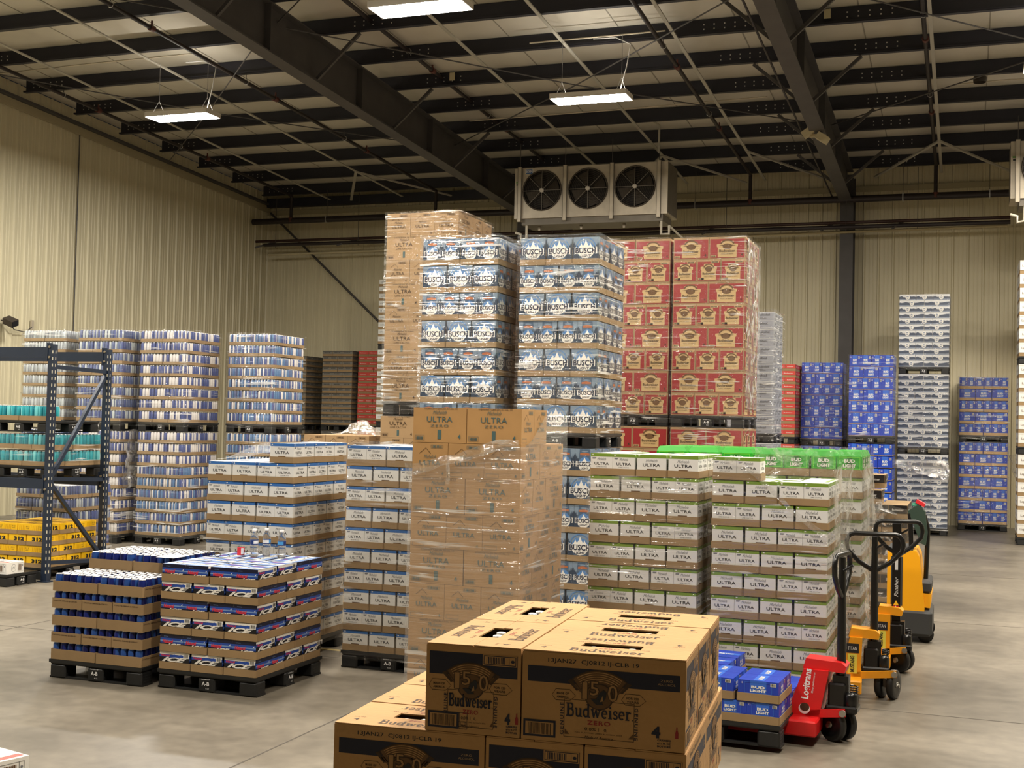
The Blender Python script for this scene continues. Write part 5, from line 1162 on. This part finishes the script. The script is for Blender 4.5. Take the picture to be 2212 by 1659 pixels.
mb=MB(); mb.box(-0.17,-0.3,0.862,0.06,0.3,0.874,dkg); mb.lathe([(0.06,0.0),(0.06,0.02)],10,dkg,(-0.03,-0.2,0.87)); link('top_cover',mb.mesh('top_cover'),pj)
mb=MB(); mb.tube([(0.17,-0.06,0.55),(0.185,-0.06,1.05),(0.15,-0.06,1.18)],0.022,jack_black,8); mb.tube([(0.05,-0.12,0.62),(0.03,-0.12,1.0),(0.02,-0.12,1.20)],0.022,jack_black,8); link('tiller_post',mb.mesh('tiller_post'),pj)
mb=MB(); extr(mb,[(0.0,1.22),(0.03,1.16),(0.12,0.92),(0.17,0.90),(0.185,1.02),(0.16,1.22),(0.10,1.29)],-0.14,0.02,mat('tiller_green',(46,66,56),0.5)); link('tiller_head',mb.mesh('tiller_head'),pj)
mb=MB(); mb.lathe([(0.05,0.0),(0.048,0.02),(0.03,0.03)],12,mat('tiller_teal',(20,120,90),0.4),(0.08,-0.06,1.27)); M=Matrix.Rotation(radians(28),4,'Y'); mb.obox(Matrix.Translation((0.115,-0.06,1.30))@M,0.09,0.12,0.035,mat('belly_red',(220,44,52),0.4)); link('belly_button',mb.mesh('belly_button'),pj)
for (x,y) in ((0.18,-0.24),(0.18,0.24),(-0.1,0.0)):
    mb=MB(); mb.lathe([(0.04,-0.03),(0.075,-0.03),(0.075,0.03),(0.04,0.03)],16,tyre,(x,y,0.075),0,Matrix.Rotation(radians(90),4,'X')); link('wheel',mb.mesh('wheel'),pj)
for y in (-0.2,0.2):
    mb=MB(); mb.box(-1.25,y-0.08,0.05,-0.20,y+0.08,0.085,jack_black); link('fork',mb.mesh('fork'),pj)

# ================================================================== small things on the navy cartons
def pet_mat():
    m=bpy.data.materials.new('pet_water'); m.use_nodes=True; b=m.node_tree.nodes['Principled BSDF']
    b.inputs['Base Color'].default_value=(0.95,0.97,1,1); b.inputs['Transmission Weight'].default_value=0.92; b.inputs['Roughness'].default_value=0.05; b.inputs['IOR'].default_value=1.2
    MATS['pet_water']=m; return m
pet=pet_mat(); wl_blue=mat('water_label',(70,150,210),0.4); wl_dark=mat('water_label_dark',(28,52,110),0.4)
ZI=0.14+6*0.1275
def water(x,y,label,z=None):
    root=empty('water_bottle',(x,y,ZI if z is None else z),random.uniform(0,6)); tag(root,label,'bottle','water bottles on the navy cartons')
    mb=MB(); prof=[(0.026,0.0),(0.032,0.006),(0.032,0.03),(0.030,0.036),(0.032,0.042),(0.032,0.06),(0.030,0.066),(0.032,0.072),(0.032,0.09),(0.0305,0.095)]; mb.lathe(prof+[(0.031,0.098),(0.031,0.132),(0.032,0.136),(0.031,0.15),(0.024,0.175),(0.014,0.192),(0.013,0.2)],18,pet); link('bottle_body',mb.mesh('bottle_body'),root)
    mb=MB(); mb.lathe([(0.0325,0.096),(0.0325,0.103),(0.0325,0.127),(0.0325,0.134)],18,[wl_dark,[wl_blue,wl_dark,white_print,wl_blue],wl_dark]); link('label_band',mb.mesh('label_band'),root)
    mb=MB(); mb.lathe([(0.0165,0.198),(0.0165,0.214),(0.014,0.217)],14,white_print); link('cap',mb.mesh('cap'),root)
water(-5.175,8.46,'left clear water bottle on the navy cartons'); water(-5.125,8.56,'middle clear water bottle on the navy cartons'); water(-4.955,8.50,'right clear water bottle standing apart on the navy cartons')
mb=MB(); mb.obox(Matrix.Translation((-5.33,8.52,ZI+0.03))@Matrix.Rotation(0.5,4,'Z'),0.055,0.02,0.085 if False else 0.06,mat('pack_red',(206,44,56),0.4)); mb.obox(Matrix.Translation((-5.33,8.52,ZI+0.03))@Matrix.Rotation(0.5,4,'Z')@Matrix.Translation((0.012,-0.0105,0.0)),0.02,0.001,0.05,white_print); tag(link('small_pack',mb.mesh('small_pack')),'small red and white pack beside the water bottles','packet')
gl=empty('spectacles',(-5.42,8.28,ZI)); tag(gl,'dark wire spectacles lying on the navy cartons','glasses')
mb=MB()
for s in(-1,1): mb.tube([(s*0.034+0.026*cos(2*pi*k/12),0.0,0.022+0.018*sin(2*pi*k/12)) for k in range(13)],0.0025,ink_black,5,False)
mb.tube([(-0.010,0,0.026),(0.010,0,0.026)],0.0025,ink_black,5); link('rim',mb.mesh('rim'),gl)
for s in(-1,1):
    mb=MB(); mb.tube([(s*0.06,0,0.026),(s*0.065,0.07,0.022),(s*0.06,0.12,0.008),(s*0.055,0.135,0.003)],0.0025,ink_black,5); link('temple',mb.mesh('temple'),gl)
mb=MB(); mb.box(-5.78,8.05,ZI+0.0005,-5.62,8.26,ZI+0.002,white_print); F=Face(mb,(-5.70,8.15,ZI+0.002),(1,0,0),(0,1,0),0.0006); F.stroke([(-0.06,-0.05),(0.05,0.05),(0.06,0.08)],0.004,ink_grey); tag(link('paper_sheet',mb.mesh('paper_sheet')),'white paper sheet lying on the navy cartons','paper')

water(-1.52,3.98,'water bottle behind the nearest kraft boxes, only its white cap showing',0.138+4*AB_H)

# ================================================================== cases the photograph shows nothing of become one packed core per stack
def visibility_pass():
    from mathutils.bvhtree import BVHTree
    bpy.context.view_layer.update()
    cams=[Vector((0,0,2.0))+_r*d+Vector((0,0,e)) for d,e in((0,0),(0.6,0),(-0.6,0),(0,0.3))]
    tanx,tany=1106/FPX*1.06,829.5/FPX*1.06
    allc=[(o,k,sid) for o,k,sid in CASES]+[(o,'az',None) for o in COL.objects if o.name.startswith('kraft_box')]
    vs=[];fs=[];own=[]
    for i,(o,k,sid) in enumerate(allc):
        K=KINDS[k]; M=o.matrix_world; a,b,h=K['a']/2-0.001,K['b']/2-0.001,K['h']-0.001; n=len(vs)
        vs+=[M@Vector(p) for p in ((-a,-b,0.0),(a,-b,0.0),(a,b,0.0),(-a,b,0.0),(-a,-b,h),(a,-b,h),(a,b,h),(-a,b,h))]
        for f in ((0,3,2,1),(4,5,6,7),(0,1,5,4),(1,2,6,5),(2,3,7,6),(3,0,4,7)): fs.append([n+q for q in f]); own.append(i)
    bvh=BVHTree.FromPolygons(vs,fs); hidden={}; kept=0; g=(-0.47,-0.2,0.2,0.47)
    for i,(o,k,sid) in enumerate(allc):
        if k=='az': continue
        K=KINDS[k]; a,b,h=K['a'],K['b'],K['h']; M=o.matrix_world; vis=False
        pts=[(s*a/2,b*q,h*t) for s in(-1,1) for q in g for t in(0.1,0.6,0.95)]+[(a*q,s*b/2,h*t) for s in(-1,1) for q in g for t in(0.1,0.6,0.95)]+[(a*q,b*t,h*0.995) for q in g for t in g]
        wp=[M@Vector(p) for p in pts]
        for C0 in cams:
            for p in wp:
                d=p-C0; x,y,z=d.dot(_r2),d.dot(_u2),d.dot(_fw)
                if z<=0.1 or abs(x/z)>tanx or abs(y/z)>tany: continue
                L=d.length; hit=bvh.ray_cast(C0,d/L,L+0.05)
                if hit[2] is not None and own[hit[2]]==i: vis=True; break
            if vis: break
        if vis: kept+=1
        else: hidden.setdefault((sid,k),[]).append(o)
    n=0; gone=[]
    for (sid,k),obs in hidden.items():
        K=KINDS[k]; mb=MB()
        for o in obs:
            M=o.matrix_world.copy(); a,b,h=K['a']/2-0.004,K['b']/2-0.004,K['h']-0.004
            c=[M@Vector(p) for p in ((-a,-b,0.0),(a,-b,0.0),(a,b,0.0),(-a,b,0.0),(-a,-b,h),(a,-b,h),(a,b,h),(-a,b,h))]
            mb.add(c,[(0,3,2,1),(4,5,6,7),(0,1,5,4),(1,2,6,5),(2,3,7,6),(3,0,4,7)],kraft_tray); n+=1
            gone.extend(o.children); gone.append(o)
        tag(link('packed_cases',mb.mesh('packed_cases')),f'unseen packed core of {sid or "small white pallet"}','cases',kind='stuff')
    bpy.data.batch_remove(gone)
    print('cases kept',kept,'packed',n)
visibility_pass()
for o in COL.objects:
    if 'label' in o and not (4<=len(o['label'].split())<=16): print('LABEL',len(o['label'].split()),o['label'])

# ================================================================== stretch film
film_a=film_mat('film_a',0.07,0.015,0.80,0.575,0.625,(1.5,1.5,36.0),0.5,0.07,3.0)
film_b=film_mat('film_b',0.05,0.012,0.60,0.60,0.66,(1.4,1.4,26.0),0.45,0.08,3.0)
film_c=film_mat('film_c',0.12,0.04,0.6,0.56,0.64,(6.0,6.0,6.0),0.7,0.08,5.0)
film_d=film_mat('film_d',0.20,0.08,0.80,0.50,0.60,(7.0,7.0,7.0),0.8,0.10,5.0)
film_e=film_mat('film_e',0.08,0.10,0.65,0.585,0.64,(1.4,1.4,30.0),0.5,0.08,3.0)
def film(x,y,rz,W,D,z0,z1,label,m,sides='FRBL',gap=0.012,amp=0.006,seed=1,nx=18,nz=26,lip=0.10):
    """thin sheet wound around a stack; z1 may be a function of the path position (front 0..1, right 1..2, back 2..3, left 3..4)"""
    zf=z1 if callable(z1) else (lambda s:z1)
    c,s_=cos(rz),sin(rz); g=gap; x0,x1,y0,y1=-g,W+g,-g,D+g; mb=MB()
    runs={'F':((x0,y0),(x1,y0),0),'R':((x1,y0),(x1,y1),1),'B':((x1,y1),(x0,y1),2),'L':((x0,y1),(x0,y0),3)}
    order=[k for k in 'LFRB' if k in sides]; pts=[]
    for k in order:
        p,q,s0=runs[k]
        if k=='L': s0=-1
        n0=0 if not pts else 1
        for i in range(n0,nx+1): pts.append((p[0]+(q[0]-p[0])*i/nx,p[1]+(q[1]-p[1])*i/nx,s0+i/nx,k))
    nrm={'F':(0,-1),'R':(1,0),'B':(0,1),'L':(-1,0)}; vs=[]
    for (px,py,sv,k) in pts:
        zt=zf(sv)
        for j in range(nz+1):
            zz=z0+(zt-z0)*j/nz
            d=amp*(noise.noise(Vector((px*2.2+seed,py*2.2,zz*9.0+seed)))+0.6*noise.noise(Vector((px*7,py*7,zz*22+seed))))
            ox,oy=nrm[k]; ax,ay=px+ox*(d+amp),py+oy*(d+amp)
            vs.append((x+ax*c-ay*s_,y+ax*s_+ay*c,zz+0.01*noise.noise(Vector((px*3,py*3,zz*3+9)))))
    n1=nz+1; fs=[(i*n1+j,(i+1)*n1+j,(i+1)*n1+j+1,i*n1+j+1) for i in range(len(pts)-1) for j in range(nz)]
    mb.add(vs,fs,m,True)
    if lip:
        # top edge folded a hand's breadth onto the top
        b=len(vs); lv=[]
        for i,(px,py,sv,k) in enumerate(pts):
            cx_,cy_=W/2,D/2; f=lip/max(W,D); ix,iy=px+(cx_-px)*f*2,py+(cy_-py)*f*2
            lv.append(vs[i*n1+nz]); lv.append((x+ix*c-iy*s_,y+ix*s_+iy*c,zf(sv)+0.004+0.006*noise.noise(Vector((px*6,py*6,seed)))))
        mb.add(lv,[(2*i,2*i+2,2*i+3,2*i+1) for i in range(len(pts)-1)],m,True)
    return tag(link('stretch_film',mb.mesh('stretch_film')),label,'plastic film','stretch film around stacks')
def drape(pts_fn,nu,nv,label,m,amp=0.03,seed=1,freq=5.0):
    mb=MB(); vs=[]
    for i in range(nu+1):
        for j in range(nv+1):
            p=Vector(pts_fn(i/nu,j/nv)); d=Vector((noise.noise(p*freq+Vector((seed,0,0))),noise.noise(p*freq+Vector((0,seed,5))),noise.noise(p*freq+Vector((3,1,seed)))))
            d2=Vector((noise.noise(p*freq*3+Vector((seed,2,0))),noise.noise(p*freq*3+Vector((7,seed,5))),0))
            vs.append(p+d*amp+d2*amp*0.45)
    n1=nv+1; mb.add(vs,[(i*n1+j,(i+1)*n1+j,(i+1)*n1+j+1,i*n1+j+1) for i in range(nu) for j in range(nv)],m,True)
    return tag(link('loose_film',mb.mesh('loose_film')),label,'plastic film','loose stretch film')
def smooth(t): t=max(0,min(1,t)); return t*t*(3-2*t)
# centre brown stack: film torn off along a slope rising to the right
film(-3.62,7.95,0,0.81,0.94,0.05,lambda s:(1.66+0.17*smooth(s/1.0) if s<=1 else 1.83+0.26*smooth((s-1)*1.6)) if s>=0 else 1.66,'clear film on the centre brown stack, torn along a slope',film_e,'LFR',0.012,0.005,3,26,34,0)
film(-6.0,12.36,0,0.85,0.99,2.05,4.262,'bright creased film around the tallest brown stack',film_a,'LFR',0.012,0.007,4,22,40,0.16)
film(-5.09,11.30,0,0.81,0.945,1.86,3.815,'creased film around the left mountain-print stack',film_a,'LFR',0.012,0.007,5,22,40,0.12)
film(-4.12,11.45,0,0.81,0.945,1.86,3.815,'creased film around the right mountain-print stack',film_a,'LFR',0.012,0.007,6,22,40,0.12)
film(-4.12,11.45,0,0.81,0.945,0.1,1.77,'film around the lower mountain-print pile',film_b,'LFR',0.010,0.004,7,12,16,0)
film(-3.28,14.5,0,0.85,0.99,2.02,4.225,'film around the upper right red stack',film_b,'FR',0.012,0.006,8,18,36,0.1)
film(-4.17,14.52,0,0.85,0.99,2.02,4.225,'film around the upper left red stack',film_b,'F',0.010,0.005,9,14,30,0.1)
film(-3.28,14.5,0,0.85,0.99,0.1,1.99,'film around the lower right red pile',film_b,'FR',0.012,0.006,18,12,20,0)
film(-3.42,18.1,0,0.81,0.945,1.8,3.69,'crinkled film around the silver stack',film_a,'FR',0.014,0.014,10,14,34,0.08)
film(-3.08,25.25,0,0.80,0.93,1.66,3.28,'glossy film around the left blue stack',film_b,'LFR',0.012,0.01,11,14,24,0.05)
film(-2.08,24.2,0,0.80,0.93,1.8,3.40,'glossy film around the middle blue stack',film_b,'LFR',0.012,0.01,12,14,24,0.05)
for i,(za,zb) in enumerate(((0.1,1.55),(1.6,3.1),(3.16,4.66))): film(-1.24,25.2,0,0.92,1.07,za,zb-0.03,('film around the lowest grey pile','film around the middle grey pile','film around the highest grey pile')[i],film_b,'LFR',0.012,0.008,13+i,14,20,0.05)
film(-0.14,27.0,0,0.93,1.08,0.1,1.80,'film around the lower blue bottle pile at right',film_b,'LFR',0.014,0.012,16,14,20,0)
film(-0.14,27.0,0,0.93,1.08,1.85,3.12,'film around the upper blue bottle pile at right',film_b,'LFR',0.014,0.012,17,14,20,0.06)
film(-4.69,9.02,0,0.826,0.942,0.08,1.80,'film around the blue-banded stack left of brown boxes',film_b,'LFR',0.012,0.004,20,16,30,0.06)
film(-5.96,8.97,0,0.826,0.942,0.08,0.98,'film around the base of the blue-banded stack behind water bottles',film_b,'LFR',0.010,0.004,21,16,20,0)
film(-2.63,8.95,0,0.826,0.942,0.08,1.62,'film around the left green-banded stack',film_b,'LFR',0.010,0.003,22,14,20,0)
film(-1.715,8.95,0,0.826,0.942,0.08,lambda s:1.78-0.50*smooth(s) if 0<=s<=1 else (1.78 if s<0 else 1.28+0.2*(s-1)),'film sloping down across the right green-banded stack',film_b,'LFR',0.012,0.006,23,24,30,0)
for i,(ku,kl,x,y,ph) in enumerate(NS):
    film(x,y,0,0.822,0.956,1.80,3.285,'film around upper can stack '+ph,film_b,'LFR',0.012,0.008,30+i,14,22,0.08)
    film(x,y,0,0.822,0.956,0.1,1.73,'film around lower can pile '+ph,film_b,'LFR',0.012,0.008,34+i,14,22,0)
film(-1.58,10.15,0,0.82,0.95,0.1,1.85,'creased film around the rear green carrier stack',film_c,'FR',0.014,0.012,40,14,24,0.08)
film(-1.39,14.1,0,0.81,0.945,0.1,lambda s:1.50-0.35*smooth(s) if 0<=s<=1 else 1.1,'torn film around the black carton stack',film_c,'FR',0.016,0.014,41,16,20,0)
film(-7.32,13.0,0,0.85,0.99,0.1,1.74,'film around the pile with brown lids',film_b,'FR',0.012,0.006,42,12,18,0)
film(-11.03,12.08,0,0.822,0.956,1.36,1.73,'film around the teal cans on the rack',film_b,'FR',0.010,0.004,43,12,8,0)
film(-12.0,13.55,0,0.822,0.956,0.1,1.03,'film around the navy cans behind yellow cartons',film_b,'FR',0.012,0.006,44,12,10,0.06)
# loose pieces
drape(lambda u,v:(-0.862+0.05*u*(1-v)+0.03*v,8.97+0.95*u,1.72-1.58*v),26,40,'loose crumpled film hanging on the right green-banded stack',film_d,0.04,2,6)
drape(lambda u,v:(-0.74+0.03*v,10.1+1.0*u,1.70-1.5*v),22,34,'loose crumpled film hanging on the green carrier stack',film_d,0.04,5,6)
drape(lambda u,v:(-5.95+0.55*u,9.05+0.25*v,1.622+0.16*smooth(u)*(1-0.5*v)+0.004),16,10,'film pulled over the top left of the blue-banded stack',film_d,0.012,7,6)
drape(lambda u,v:(-3.66+0.84*u,7.918+0.004*v,1.62+0.19*smooth(u)+0.07*v),30,8,'twisted film edge sloping across the centre brown stack',film_d,0.016,8,9)
drape(lambda u,v:(-3.34+0.03*u,7.90-0.006*u,1.56+0.14*v),4,8,'small hanging film tail on the centre brown stack',film_d,0.008,9,12)
drape(lambda u,v:(-1.62+0.78*u,8.925,1.78-0.50*smooth(u)-0.05*v),26,5,'twisted film edge crossing the right green-banded stack',film_d,0.010,10,8)
drape(lambda u,v:(-12.06+0.03*cos(4*v),15.95+0.35*u,1.75-0.9*v),14,22,'film tangle hanging on the second can pile',film_d,0.05,11,6)
drape(lambda u,v:(-7.0+0.5*u,13.1+0.5*v,1.80+0.16*sin(pi*u)*sin(pi*v)),16,16,'bunched film lying on the brown lids',film_d,0.05,12,7)
drape(lambda u,v:(-1.16+0.45*u,13.98+0.3*v,1.10+0.05*sin(pi*u)),16,10,'film flap on the black carton stack',film_d,0.04,13,6)
drape(lambda u,v:(0.80+0.16*u,26.95+0.3*v,1.55-0.55*u*v),10,12,'loose film bulge on the blue bottle pile at right',film_d,0.05,14,5)
drape(lambda u,v:(-1.4+1.1*u,25.12,1.42-0.25*u*v-0.12*v),22,8,'loose film sheet across the lowest grey pile',film_d,0.03,15,5)
drape(lambda u,v:(-11.6+0.4*u,12.15+0.4*v,2.10-0.9+0.03) if False else (-11.75+0.45*u,13.7+0.4*v,1.03+0.07*sin(pi*u)*sin(pi*v)),14,10,'bunched film on the navy cans behind yellow cartons',film_d,0.03,16,7)
drape(lambda u,v:(-2.405+0.01*v,14.5+0.97*u,4.20-2.0*v),20,44,'heavily creased film hanging on the right side of the red stack',film_d,0.02,17,7)
